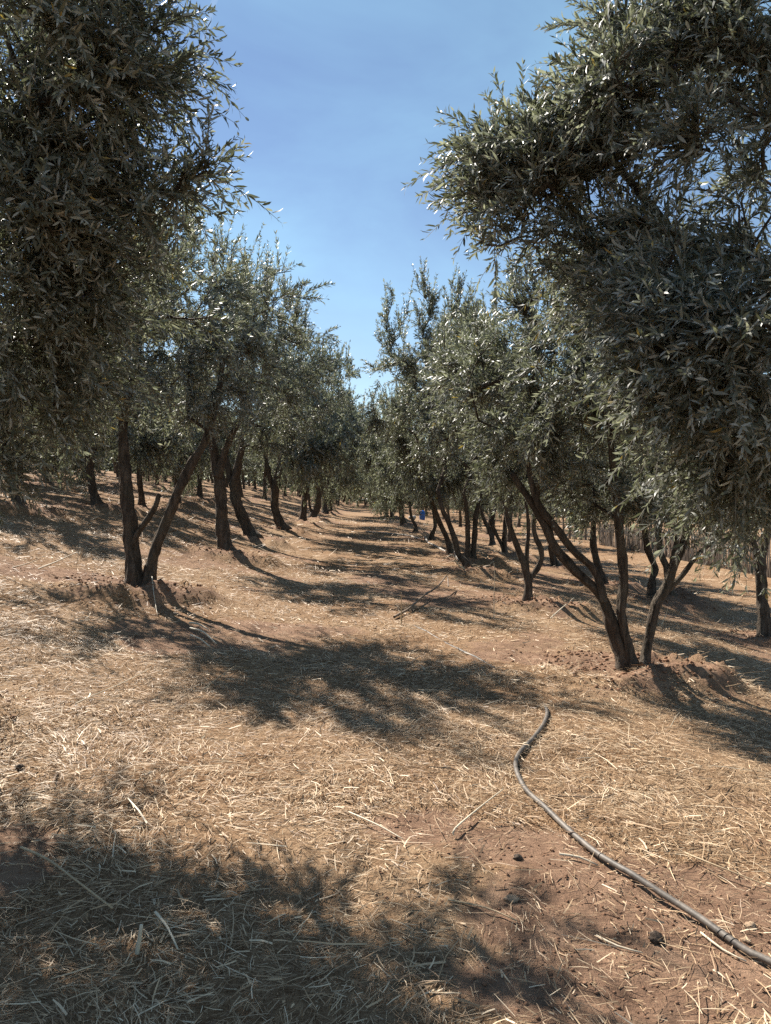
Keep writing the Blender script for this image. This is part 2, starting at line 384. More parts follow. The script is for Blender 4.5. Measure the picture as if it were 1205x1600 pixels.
def H(x, y, want_soil=False):
    x = np.atleast_1d(np.asarray(x, float)); y = np.atleast_1d(np.asarray(y, float))
    dz, so = mound_fields(x, y); so = soil_mask(x, y, so)
    near = np.clip(1 - (np.hypot(x, y) - 12) / 14, 0.15, 1)
    dz = dz + (fbm(x * 1.7, y * 1.7, 31, 3) - 0.5) * 0.05 * near
    dz = dz + (fbm(x * 11, y * 11, 33, 3) - 0.5) * (0.016 + 0.022 * so) * near
    z = H0(x, y) + dz
    return (z, so) if want_soil else z
def hz(x, y): return float(H(x, y)[0])

def axis(fine0, fine1, step, grow, lo, hi):
    a = list(np.arange(fine0, fine1 + 1e-6, step)); s = step
    while a[-1] < hi: s *= grow; a.append(min(a[-1] + s, hi))
    s = step; b = [a[0]]
    while b[-1] > lo: s *= grow; b.append(max(b[-1] - s, lo))
    return np.array(b[:0:-1] + a)
gx = axis(-3.0, 3.4, 0.046, 1.05, -420, 420)
gy = axis(1.5, 7.6, 0.046, 1.028, -60, 900)
GX, GY = np.meshgrid(gx, gy); gz, gs = H(GX.ravel(), GY.ravel(), True)
nxg, nyg = len(gx), len(gy)
idx = np.arange(nxg * nyg).reshape(nyg, nxg)
quads = np.stack((idx[:-1, :-1], idx[:-1, 1:], idx[1:, 1:], idx[1:, :-1]), -1).reshape(-1, 4)
gm = build_mesh('ground', np.stack((GX.ravel(), GY.ravel(), gz), -1), [quads], {'soil': gs}, True, [M_GROUND])
tag(put('ground', gm), kind='structure')
print('ground', nxg, nyg)

# ------------------------------------------------------------------ tree builder
def tube(points, radii, sides, rough=0.0, seed=0, cap=True):
    """one tapering tube; returns verts, quads, tris (local indices)"""
    P = np.asarray(points, float); R = np.asarray(radii, float); n = len(P)
    tan = np.gradient(P, axis=0); tan = norm(tan)
    up = np.array((0.31, 0.87, 0.12)); 
    a = norm(np.cross(tan, up)); b = np.cross(tan, a)
    th = np.linspace(0, 2 * math.pi, sides, endpoint=False)
    rr = R[:, None] * np.ones(sides)
    if rough:
        L = np.concatenate(([0], np.cumsum(np.linalg.norm(np.diff(P, axis=0), axis=1))))
        k = 3
        rr = rr * (1 + rough * (0.6 * np.sin(th * k + seed + L[:, None] * 2.0) * 0.5
             + 2.0 * (vnoise(th[None] * 2.2 + seed * 3.1 + np.zeros((n, 1)), L[:, None] * 5.0 + seed, seed) - 0.5)
             + 1.2 * (vnoise(th[None] * 5.5 + seed, L[:, None] * 14.0 + seed * 2, seed + 5) - 0.5)))
    V = P[:, None] + rr[..., None] * (a[:, None] * np.cos(th)[None, :, None] + b[:, None] * np.sin(th)[None, :, None])
    i = np.arange(n - 1)[:, None] * sides; j = np.arange(sides)[None]; j2 = (j + 1) % sides
    Q = np.stack((i + j, i + j2, i + sides + j2, i + sides + j), -1).reshape(-1, 4)
    V = V.reshape(-1, 3); tris = np.zeros((0, 3), int)
    if cap:
        V = np.vstack((V, P[-1] + tan[-1] * R[-1] * 0.5)); c = len(V) - 1; o = (n - 1) * sides
        jj = np.arange(sides); tris = np.stack((o + jj, o + (jj + 1) % sides, np.full(sides, c)), -1)
    return V, Q, tris
class Acc:
    def __init__(s): s.V = []; s.Q = []; s.Tr = []; s.n = 0; s.A = []
    def add(s, V, Q=None, Tr=None, tone=None):
        s.V.append(V)
        if Q is not None and len(Q): s.Q.append(Q + s.n)
        if Tr is not None and len(Tr): s.Tr.append(Tr + s.n)
        if tone is not None: s.A.append(tone)
        s.n += len(V)
    def mesh(s, name, m, smooth=True):
        P = []
        if s.Q: P.append(np.concatenate(s.Q))
        if s.Tr: P.append(np.concatenate(s.Tr))
        at_ = {'tone': np.concatenate(s.A)} if s.A else None
        return build_mesh(name, np.concatenate(s.V), P, at_, smooth, [m])

def smooth_line(P, step):
    """Catmull-Rom resample of rows (x,y,z,r)"""
    P = np.asarray(P, float); Q = np.vstack((2 * P[0] - P[1], P, 2 * P[-1] - P[-2])); out = []
    for i in range(1, len(Q) - 2):
        L = np.linalg.norm(Q[i + 1, :3] - Q[i, :3]); n = max(2, int(L / step))
        for t in np.linspace(0, 1, n, endpoint=False):
            out.append(0.5 * (2 * Q[i] + (Q[i + 1] - Q[i - 1]) * t + (2 * Q[i - 1] - 5 * Q[i] + 4 * Q[i + 1] - Q[i + 2]) * t ** 2
                              + (3 * Q[i] - Q[i - 1] - 3 * Q[i + 1] + Q[i + 2]) * t ** 3))
    out.append(P[-1]); return np.array(out)

LEAF6 = np.array([(0, 0, 0), (.30, -.46, .02), (.30, .46, .02), (.68, -.42, .05), (.68, .42, .05), (1, 0, -.03)])
def leaves_mesh(name, O, D, N, L, Wd, tone, fine):
    """O origin, D direction, N normal (all n,3); fine: bool or a mask of the leaves that get the six-corner blade"""
    n = len(O); D = norm(D); S = norm(np.cross(N, D)); N = np.cross(D, S)
    mask = np.broadcast_to(np.asarray(fine, bool), (n,)); VV = []; polys = []; tones = []; off = 0
    f = np.nonzero(mask)[0]
    if len(f):
        tp = LEAF6
        V = (O[f, None] + D[f, None] * (tp[None, :, 0, None] * L[f, None, None]) + S[f, None] * (tp[None, :, 1, None] * Wd[f, None, None])
             + N[f, None] * (tp[None, :, 2, None] * L[f, None, None] * 1.3))
        b = np.arange(len(f))[:, None] * 6
        polys += [b + np.array([[1, 3, 4, 2]]), np.concatenate((b + np.array([[0, 1, 2]]), b + np.array([[3, 5, 4]])))]
        VV.append(V.reshape(-1, 3)); tones.append(np.repeat(tone[f], 6)); off = 6 * len(f)
    c = np.nonzero(~mask)[0]
    if len(c):
        o, d, s_, l, w = O[c], D[c], S[c], L[c], Wd[c]
        V = np.stack((o, o + d * (l * .45)[:, None] - s_ * (w * .5)[:, None], o + d * l[:, None], o + d * (l * .45)[:, None] + s_ * (w * .5)[:, None]), 1)
        polys.append(off + np.arange(len(c))[:, None] * 4 + np.array([[0, 1, 2, 3]])); VV.append(V.reshape(-1, 3)); tones.append(np.repeat(tone[c], 4))
    return build_mesh(name, np.concatenate(VV), polys, {'tone': np.concatenate(tones)}, False, [M_LEAF])

def leaf_tone(r, n, silver=0.42):
    t = r.beta(2.0, 2.4, n) * 0.74
    s = r.random(n) < silver; t[s] = r.uniform(0.76, 0.96, s.sum())
    y = r.random(n) < 0.010; t[y] = 1.0
    return t

def grow(seed, stems, lobes, n_tips, shoots, leaf_len, leaf_w, gap, fine, shoot_len=(0.18, 0.42), silver=0.42, crown_centre=None, sprouts=0.25, droop=0.35):
    """stems: list of arrays (x,y,z,r) local metres. lobes: list (centre, radii, weight). returns dict of arrays"""
    r = np.random.default_rng(seed)
    pos = []; par = []; rad = []
    for S in stems:
        s0 = len(pos); take = S[::max(1, len(S) // 14)]
        if (take[-1] != S[-1]).any(): take = np.vstack((take, S[-1]))
        for j, q in enumerate(take):
            pos.append(q[:3]); par.append(-1 if j == 0 else s0 + j - 1); rad.append(q[3])
    nst = len(pos)
    top = max(s[-1][2] for s in stems)
    usable = [p[2] > 0.55 * top for p in pos]
    wts = np.array([l[2] for l in lobes], float); wts /= wts.sum()
    pick = r.choice(len(lobes), n_tips, p=wts)
    u = norm(r.normal(size=(n_tips, 3))); rr = r.random(n_tips) ** 0.42
    cen = np.array([lobes[i][0] for i in pick]); lr = np.array([lobes[i][1] for i in pick])
    tips = cen + u * lr * rr[:, None]
    order = np.argsort(np.min(np.linalg.norm(tips[:, None] - np.array(pos)[None], axis=2), axis=1))
    tip_nodes = []; tip_out = []
    P = np.array(pos); U = np.array(usable); P_list = [P]
    for ti in order:
        g = tips[ti]; dd = np.linalg.norm(P - g, axis=1) + np.where(U, 0, 3.0) + np.clip(P[:, 2] - g[2], 0, 9) * 0.8
        b = int(np.argmin(dd)); L = np.linalg.norm(P[b] - g); n = max(1, int(L / 0.17))
        mid = []
        sag = r.normal(size=3) * L * 0.08; sag[2] += L * 0.06
        for q in range(1, n + 1):
            t = q / n; mid.append(P[b] + (g - P[b]) * t + sag * math.sin(math.pi * t) + (r.normal(size=3) * 0.018 if q < n else 0))
        i0 = len(P)
        for q, m in enumerate(mid): par.append(b if q == 0 else i0 + q - 1)
        P = np.vstack((P, np.array(mid))); U = np.concatenate((U, np.ones(len(mid), bool)))
        tip_nodes.append(len(P) - 1); tip_out.append(ti)
    par = np.array(par); n = len(P)
    cnt = np.zeros(n)
    cnt[tip_nodes] = 1
    for i in range(n - 1, nst - 1, -1):
        if par[i] >= 0: cnt[par[i]] += cnt[i]
    R = 0.0042 * np.maximum(cnt, 1) ** 0.47
    # branch tubes
    kids = {}
    for i in range(nst, n): kids.setdefault(int(par[i]), []).append(i)
    br = Acc()
    starts = [(p, c) for p, cs in kids.items() if p < nst for c in cs]
    while starts:
        p, c = starts.pop(); line = [p, c]
        while line[-1] in kids:
            ks = sorted(kids[line[-1]], key=lambda i: -cnt[i]); line_next = ks[0]
            for o in ks[1:]: starts.append((line[-1], o))
            line.append(line_next)
        rl = R[line]; rl[0] = min(rl[1] * 1.15, R[p] if p >= nst else rad[p] * 0.8)
        V, Q, Tr = tube(P[line], rl, 6 if rl.max() > 0.012 else 4); br.add(V, Q, Tr)
    # shoots: rooted on the outer nodes of every branch
    tn = np.array(tip_nodes); cc = cen[np.array(tip_out)]
    root = []; odir = []
    for k_, (i, c) in enumerate(zip(tn, cc)):
        chain = [i]
        while len(chain) < 5 and par[chain[-1]] >= nst: chain.append(int(par[chain[-1]]))
        for _ in range(shoots):
            t = r.random() ** 1.5 * (len(chain) - 1); a = int(t); f = t - a
            p = P[chain[a]] * (1 - f) + P[chain[min(a + 1, len(chain) - 1)]] * f
            root.append(p); odir.append(p - c)
    root = np.array(root); ns = len(root)
    gc = np.array(crown_centre) if crown_centre is not None else np.mean([l[0] for l in lobes], axis=0)
    od = norm(np.array(odir)) * 0.6 + norm(root - gc) * 0.55
    sd = norm(od + r.normal(size=(ns, 3)) * 0.55 + np.array((0, 0, 0.28)))
    sprout = (r.random(ns) < sprouts) & (root[:, 2] > gc[2] + 0.2)
    sd[sprout] = norm(sd[sprout] * 0.5 + np.array((0, 0, 1.0)))
    sl_ = r.uniform(*shoot_len, ns) * np.where(sprout, r.uniform(1.1, 2.1, ns), 1.0)
    bend = np.where(sprout, 0.05, droop) * r.uniform(0.3, 1.4, ns)
    ts = np.array((0, .33, .67, 1.0))
    line = root[:, None] + sd[:, None] * (ts[None, :, None] * sl_[:, None, None])
    line[..., 2] -= bend[:, None] * sl_[:, None] * ts[None] ** 2
    # twigs: triangular prisms close by, single blades further off
    a = norm(np.cross(sd, np.array((0.2, 0.5, 0.84)))); b = np.cross(sd, a)
    if fine == 2:
        th = np.array((0, 2.094, 4.189)); tr_ = np.array((.0026, .0022, .0017, .0008))
        V = line[:, :, None] + tr_[None, :, None, None] * (a[:, None, None] * np.cos(th)[None, None, :, None] + b[:, None, None] * np.sin(th)[None, None, :, None])
        base = np.arange(ns)[:, None, None] * 12; i = np.arange(3)[None, :, None] * 3; j = np.arange(3)[None, None]; j2 = (j + 1) % 3
        Q = np.stack(np.broadcast_arrays(base + i + j, base + i + j2, base + i + 3 + j2, base + i + 3 + j), -1).reshape(-1, 4)
    else:
        l2 = line[:, (0, 2, 3)] if fine else line[:, (0, 3)]; m_ = l2.shape[1]; w_ = np.linspace(.0032, .0014, m_) * (1 if fine else 1.5)
        V = np.stack((l2 - a[:, None] * w_[None, :, None], l2 + a[:, None] * w_[None, :, None]), 2)
        base = np.arange(ns)[:, None] * (2 * m_)
        Q = np.concatenate([base + np.array([[2 * q, 2 * q + 2, 2 * q + 3, 2 * q + 1]]) for q in range(m_ - 1)])
    twigs = (V.reshape(-1, 3), Q)
    # leaves in opposite pairs along each shoot
    npair = np.maximum(3, (sl_ / gap).astype(int)); own = np.repeat(np.arange(ns), npair)
    kth = np.arange(len(own)) - np.repeat(np.cumsum(npair) - npair, npair); t = (kth + 0.6) / npair[own]
    t = np.clip(t + r.normal(size=len(t)) * 0.03, 0.02, 1)
    p = root[own] + sd[own] * (t * sl_[own])[:, None]; p[:, 2] -= bend[own] * sl_[own] * t ** 2
    tg = sd[own].copy(); tg[:, 2] -= 2 * bend[own] * t; tg = norm(tg)
    phi = kth * (math.pi / 2) + r.uniform(0, 6.28, ns)[own] + r.normal(size=len(own)) * 0.3
    side = a[own] * np.cos(phi)[:, None] + b[own] * np.sin(phi)[:, None]
    O = np.concatenate((p, p)); TG = np.concatenate((tg, tg)); SD = np.concatenate((side, -side))
    m = len(O)
    D = norm(TG * r.uniform(0.55, 1.1, (m, 1)) + SD * r.uniform(0.5, 0.95, (m, 1)) + r.normal(size=(m, 3)) * 0.16)
    N = norm(TG * 0.9 - SD * 0.5 + np.array((0, 0, 0.55)) + r.normal(size=(m, 3)) * 0.4)
    tt = np.concatenate((t, t))
    L = leaf_len * r.uniform(0.5, 1.3, m) * (1 - 0.35 * np.clip((tt - 0.8) / 0.2, 0, 1)); Wd = leaf_w * r.uniform(0.75, 1.25, m) * np.sqrt(L / leaf_len)
    return dict(branches=br, twigs=twigs, O=O, D=D, N=N, L=L, W=Wd, tone=leaf_tone(r, m, silver), tips=tips, root=root)

def stem_mesh(name, S, seed):
    k = 18 if len(S) > 40 else 12; V, Q, Tr = tube(S[:, :3], S[:, 3], k, 0.25, seed)
    return build_mesh(name, V, [Q, Tr], None, True, [M_BARK])
def flare(S):
    """widen the foot and sink it into the soil"""
    S = S.copy(); h = S[:, 2] - S[0, 2]
    S[:, 3] *= 1 + 0.42 * np.exp(-np.maximum(h, 0) / 0.11)
    foot = S[0].copy(); foot[2] -= 0.14; foot[3] *= 1.08
    return np.vstack((foot, S))

def assemble(name, base, stems, g, fine, label, group=None, cat='tree'):
    root = empty(name, base); tag(root, label, cat, group)
    for i, S in enumerate(stems): put('trunk', stem_mesh('trunk', S, int(abs(base[0]) * 13 + i * 7 + base[1]) % 97), root)
    b = g['branches']; tag(put('branches', b.mesh('branches', M_BARK), root), kind='stuff')
    V, Q = g['twigs']; tag(put('twigs', build_mesh('twigs', V, [Q], None, False, [M_TWIG]), root), kind='stuff')
    crown = put('crown', leaves_mesh('crown', g['O'], g['D'], g['N'], g['L'], g['W'], g['tone'], fine), root); tag(crown, kind='stuff')
    return root, crown

def auto_lobes(r, centre, radii, n=9):
    c = np.array(centre); R = np.array(radii); out = [(c, R * 0.68, 1.6)]
    for k in range(n):
        a = 2 * math.pi * (k + r.uniform(-.3, .3)) / n; e = r.uniform(-0.55, 0.9)
        d = np.array((math.cos(a) * math.cos(e), math.sin(a) * math.cos(e), math.sin(e)))
        s = r.uniform(0.30, 0.50)
        out.append((c + d * R * (1 - s * 0.75), R * s * np.array((1, 1, r.uniform(0.9, 1.35))), 1.0))
    for k in range(3):
        out.append((c + np.array((r.uniform(-.5, .5) * R[0], r.uniform(-.5, .5) * R[1], R[2] * r.uniform(0.6, 0.85))), R * np.array((.22, .22, .42)), 0.5))
    return out

CROWNS = {   # key -> (centre px x, centre px y, half-width px, half-height px) of the leafy mass, depth half-size follows the width
    'L1': (240, 525, 195, 218), 'L2': (378, 585, 130, 175), 'L3': (425, 600, 122, 160), 'L4': (462, 645, 100, 125), 'L5': (486, 662, 92, 116),
    'L6': (518, 690, 70, 92), 'L7': (532, 702, 58, 80), 'L8': (545, 712, 52, 72),
    'R1': (975, 620, 205, 200), 'R2': (805, 655, 125, 155), 'R3': (668, 620, 98, 172), 'R4': (662, 705, 80, 100), 'R5': (738, 650, 98, 160),
    'R6': (642, 700, 74, 100), 'R7': (616, 712, 60, 88), 'R8': (602, 722, 56, 78), 'R9': (604, 745, 36, 52), 'R10': (597, 750, 32, 46),
    'Q1': (772, 715, 76, 95), 'Q2': (790, 700, 82, 112), 'Q3': (870, 728, 86, 105), 'Q4': (935, 712, 96, 120), 'Q5': (1010, 710, 105, 132), 'Q6': (1050, 700, 110, 142),
    'Q7': (1200, 650, 155, 190),
    'P1': (0, 605, 124, 132), 'P2': (135, 625, 106, 120), 'P3': (222, 648, 90, 102), 'P4': (60, 645, 82, 92), 'P5': (90, 645, 80, 92), 'P6': (308, 670, 74, 90), 'P7': (270, 665, 84, 95)}

PROTO = []
for v in range(4):
    r = np.random.default_rng(900 + v); lean = r.uniform(-.3, .3, 2)
    S = smooth_line([(0, 0, 0, .11), (lean[0] * .2, lean[1] * .2, .6, .095), (lean[0] * .5, lean[1] * .6, 1.2, .09), (lean[0] * .6, lean[1], 1.9, .06), (lean[0], lean[1] * 1.2, 2.6, .03)], 0.15)
    S2 = smooth_line([(lean[0] * .5, lean[1] * .6, 1.15, .07), (lean[0] * .5 + .3, lean[1] * .6 - .2, 1.7, .05), (lean[0] * .5 + .6, lean[1] * .6 - .3, 2.4, .025)], 0.15)
    stems = [flare(S), S2]
    lobes = auto_lobes(r, (lean[0] * .4, lean[1] * .4, 2.65), (2.0, 2.0, 1.75), 9)
    PROTO.append((stems, grow(950 + v, stems, lobes, 190, 9, 0.110, 0.034, 0.043, 0, shoot_len=(0.25, 0.5))))
PMESH = []
for stems, g in PROTO:
    V, Q = g['twigs']
    PMESH.append((g['branches'].mesh('branches', M_BARK), build_mesh('twigs', V, [Q], None, False, [M_TWIG]),
                  leaves_mesh('crown', g['O'], g['D'], g['N'], g['L'], g['W'], g['tone'], False), [stem_mesh('trunk', S, 31 + q) for q, S in enumerate(stems)], np.mean(g['root'], axis=0)))
def shared_tree(base, stems, v, c, R, label):
    """own trunk, crown shape taken from one of four grown crowns and fitted to its size"""
    root = empty('olive_tree', base); tag(root, label, 'tree', 'olive trees of the orchard')
    for i, S in enumerate(stems): put('trunk', stem_mesh('trunk', S, int(abs(base[0]) * 13 + i * 7 + base[1]) % 97), root)
    sc = np.array((R[0] / 1.9, R[1] / 1.9, R[2] / 1.7)); loc = np.array(c) - PMESH[v][4] * sc
    for nm, me in zip(('branches', 'twigs', 'crown'), PMESH[v]):
        o = put(nm, me, root, tuple(loc)); o.scale = sc; tag(o, kind='stuff')
    return root
def proto_tree(loc, v, label, group):
    root = empty('olive_tree', loc); tag(root, label, 'tree', group)
    for me in PMESH[v][3]: put('trunk', me, root)
    for nm, me in zip(('branches', 'twigs', 'crown'), PMESH[v]): tag(put(nm, me, root), kind='stuff')
    return root
n_leaf_total = 0
for ki, (key, t) in enumerate(TREES.items()):
    base = t['base']; d = base[1]; base = np.array((base[0], base[1], hz(base[0], base[1])))
    r = np.random.default_rng(100 + ki); stems = []
    for si, st in enumerate(t['stems']):
        pts = []
        lean = r.uniform(-0.12, 0.12)
        for j, (u, v, w) in enumerate(st):
            dd = d + lean * (st[0][1] - v) / F * d * (1 if si else 0.6) + (0.0 if j else 0)
            q = at(u, v, dd) - base; pts.append((*q, (0.43 if key == 'L1' else 0.47) * w / F * d))
        S = smooth_line(pts, max(0.03, 0.0045 * d))
        if si == 0 or st[0][1] > t['stems'][0][0][1] - 8: S[:, 2] -= S[0, 2] * np.exp(-np.maximum(S[:, 2] - S[0, 2], 0) / 0.4); S = flare(S)
        stems.append(S)
    cu, cv, hw, hh = CROWNS[key]
    c = at(cu, cv, d) - base; rx = hw / F * d; rz = hh / F * d
    if key == 'L1': c[1] += 0.35
    extra = {'L1': [((-4.1, 9.2, 2.9), (.9, .9, .9), 2.0), ((-1.05, 8.9, 3.7), (.4, .6, .5), .6)],
             'R1': [(at(1045, 770, 6.8), (.4, .4, .22), .9), (at(1140, 770, 6.8), (.45, .4, .24), .9), (at(930, 760, 7.0), (.4, .4, .22), .6), (at(905, 455, 7.0), (.55, .6, .5), 1.2), (at(845, 520, 7.0), (.45, .5, .5), 1.0), (at(1000, 440, 7.0), (.5, .5, .5), .8), ((1.25, 7.2, 2.5), (.55, .6, .55), 1.3), ((1.5, 7.9, 3.2), (.6, .7, .6), 1.3), ((.95, 7.7, 2.8), (.35, .5, .4), .6)]}.get(key, [])
    lobes = auto_lobes(r, c, (rx, (rx * 0.6 + 0.7), rz), 9 if d < 14 else 7) + [(np.array(e[0]) - base, np.array(e[1]), e[2]) for e in extra]
    fine = key in ('L1', 'R1')
    if fine: g = grow(200 + ki, stems, lobes, 370, 9, 0.068, 0.0150, 0.024, 1, silver=0.42)
    elif d < 19.5 and key not in ('P1', 'P2', 'Q4', 'Q6'): g = grow(200 + ki, stems, lobes, 205, 10, 0.077, 0.0215, 0.031, 0, sprouts=0.5)
    else: g = None
    if g is None: shared_tree(base, stems, ki % 4, c, (rx, rx * 0.6 + 0.7, rz), t['label'])
    else: assemble('olive_tree', base, stems, g, False, t['label'], 'olive trees of the orchard'); n_leaf_total += len(g['O'])
    print(key, 'base', np.round(base, 2), 'leaves', len(g['O']) if g else 'shared')

# ---- the two nearest trees, their trunks just outside the picture
def lobe_px(u, v, dist, rad, wt, sq=1.0): return (at(u, v, dist), np.array((rad, rad, rad * sq)), wt)
def near_tree(name, bxy, stems_w, lobes_w, label, seed, n_tips, silver, gap=0.0215):
    base = np.array((bxy[0], bxy[1], hz(*bxy)))
    stems = [flare(smooth_line([(*(np.array(p[:3]) - base), p[3]) for p in s], 0.05)) if i == 0 else smooth_line([(*(np.array(p[:3]) - base), p[3]) for p in s], 0.05) for i, s in enumerate(stems_w)]
    lobes = [(c - base, R, w) for c, R, w in lobes_w]
    g = grow(seed, stems, lobes, n_tips, 9, 0.056, 0.0112, gap, 2, silver=silver, crown_centre=np.array((bxy[0], bxy[1], base[2] + 2.8)) - base, sprouts=0.0, droop=0.30)
    # the 300 leaves that show largest become pieces of their own
    O = g['O'] + base; u, v, z = project(O); size = np.where((u > 5) & (u < 1200) & (v > 5) & (v < 1500) & (z > 0.5), g['L'] / z, 0)
    r = np.random.default_rng(seed); cand = np.argsort(-size)[:900]; pick = r.choice(cand, 300, replace=False)
    keep = np.ones(len(O), bool); keep[pick] = False
    full = {k: g[k] for k in ('O', 'D', 'N', 'L', 'W', 'tone')}
    for k in full: g[k] = full[k][keep]
    big = (size > 0.0125)[keep]
    root, crown = assemble(name, base, stems, g, big, label, 'olive trees of the orchard')
    for i in pick:
        D = Vector(full['D'][i]).normalized(); S = Vector(full['N'][i]).cross(D).normalized(); N = D.cross(S); L = float(full['L'][i]); Wd = float(full['W'][i])
        m = Matrix((( D.x * L, S.x * Wd, N.x * L, full['O'][i][0]), (D.y * L, S.y * Wd, N.y * L, full['O'][i][1]), (D.z * L, S.z * Wd, N.z * L, full['O'][i][2]), (0, 0, 0, 1)))
        lf = bpy.data.objects.new('leaf', LEAF_T[int(min(full['tone'][i], 0.999) * len(LEAF_T))]); C.objects.link(lf); lf.parent = crown; lf.matrix_local = m
    # ripe olives under the outer shoots
    rt = g['root']; u, v, z = project(rt + base); vis = np.nonzero((u > 0) & (u < 1205) & (v > 0) & (v < 700))[0]
    for i in r.choice(vis, 60, replace=False):
        o = put('olive', OLIVE, root, tuple(rt[i] + r.normal(size=3) * 0.04 + np.array((0, 0, -0.03)))); s = r.uniform(0.85, 1.2); o.scale = (s, s, s); o.rotation_euler = (r.uniform(-.4, .4), r.uniform(-.4, .4), 0)
    print(name, 'leaves', len(O)); return root
LEAF_T = []
for k in range(12):
    V = LEAF6.copy(); V[:, 2] *= 1.3
    LEAF_T.append(build_mesh('leaf', V, [np.array([[1, 3, 4, 2]]), np.array([[0, 1, 2], [3, 5, 4]])], {'tone': np.full(6, (k + 0.5) / 12)}, False, [M_LEAF]))
def make_olive():
    m, t, b = mat('ripe_olive'); b.inputs['Base Color'].default_value = (0.018, 0.012, 0.02, 1); b.inputs['Roughness'].default_value = 0.35
    V, Q, Tr = tube([(0, 0, .011), (0, 0, .008), (0, 0, .003), (0, 0, -.004), (0, 0, -.009), (0, 0, -.0115)], [.003, .0062, .0078, .0076, .005, .002], 8)
    return build_mesh('olive', V, [Q, Tr], None, True, [m])
OLIVE = make_olive()

bx, by = NLB; bz = hz(bx, by)
near_tree('olive_tree', NLB,
    [[(bx, by, bz, .13), (bx + .03, by, bz + .5, .11), (bx + .1, by - .05, bz + 1.1, .095), (bx + .3, by - .2, bz + 1.8, .06), (bx + .7, by - .6, bz + 2.4, .035), (-1.6, 3.5, 3.0, .015)],
     [(bx + .08, by, bz + .9, .08), (bx - .2, by + .15, bz + 1.6, .06), (bx - .1, by + .4, bz + 2.4, .04), (bx + .1, by + .5, bz + 3.2, .02)],
     [(bx + .1, by - .05, bz + 1.1, .06), (bx + .5, by + .2, bz + 1.5, .04), (bx + .9, by + .3, bz + 1.9, .028), (-1.7, 4.6, 2.5, .014)]],
    [lobe_px(200, 90, 3.4, .28, 1.6), lobe_px(110, 30, 3.3, .40, 2.0), lobe_px(250, 75, 3.4, .12, .4), lobe_px(275, 70, 3.4, .05, .08), lobe_px(70, 180, 3.4, .38, 2.4), lobe_px(100, 235, 3.4, .16, .5), lobe_px(30, 340, 3.5, .40, 2.3),
     lobe_px(100, 400, 3.7, .36, 2.2), lobe_px(140, 510, 3.9, .26, 1.5), lobe_px(40, 520, 3.8, .34, 1.8), lobe_px(225, 310, 3.5, .11, .25), lobe_px(275, 290, 3.4, .05, .10), lobe_px(330, 268, 3.4, .03, .06),
     lobe_px(200, 400, 3.8, .16, .6), lobe_px(150, -80, 3.4, .45, 1.0), lobe_px(-120, 250, 3.6, .6, 1.5), (np.array((-2.95, 4.3, 3.1)), np.array((1.65, 1.85, 1.4)), 7.0),
     (np.array((-1.75, 4.7, 2.6)), np.array((.6, .7, .6)), 1.3), (np.array((-2.7, 4.3, 2.4)), np.array((.9, .9, .8)), 2.4), (np.array((-2.3, 3.9, 2.0)), np.array((.5, .5, .35)), .9), (np.array((-1.15, 5.0, 2.75)), np.array((.4, .45, .4)), .7),
     (np.array((-3.3, 4.2, 2.3)), np.array((.8, .9, .7)), 1.4), lobe_px(110, 590, 4.1, .22, .8), (np.array((-2.9, 5.0, 3.0)), np.array((.6, .6, .6)), 1.6), (np.array((-2.5, 4.5, 2.2)), np.array((.5, .5, .4)), 1.2), (np.array((-2.1, 3.9, 1.75)), np.array((.35, .35, .25)), .6)],
    'dark shaded olive tree hanging into the top left corner, its trunk out of view', 501, 520, 0.34)
bx, by = NRB; bz = hz(bx, by)
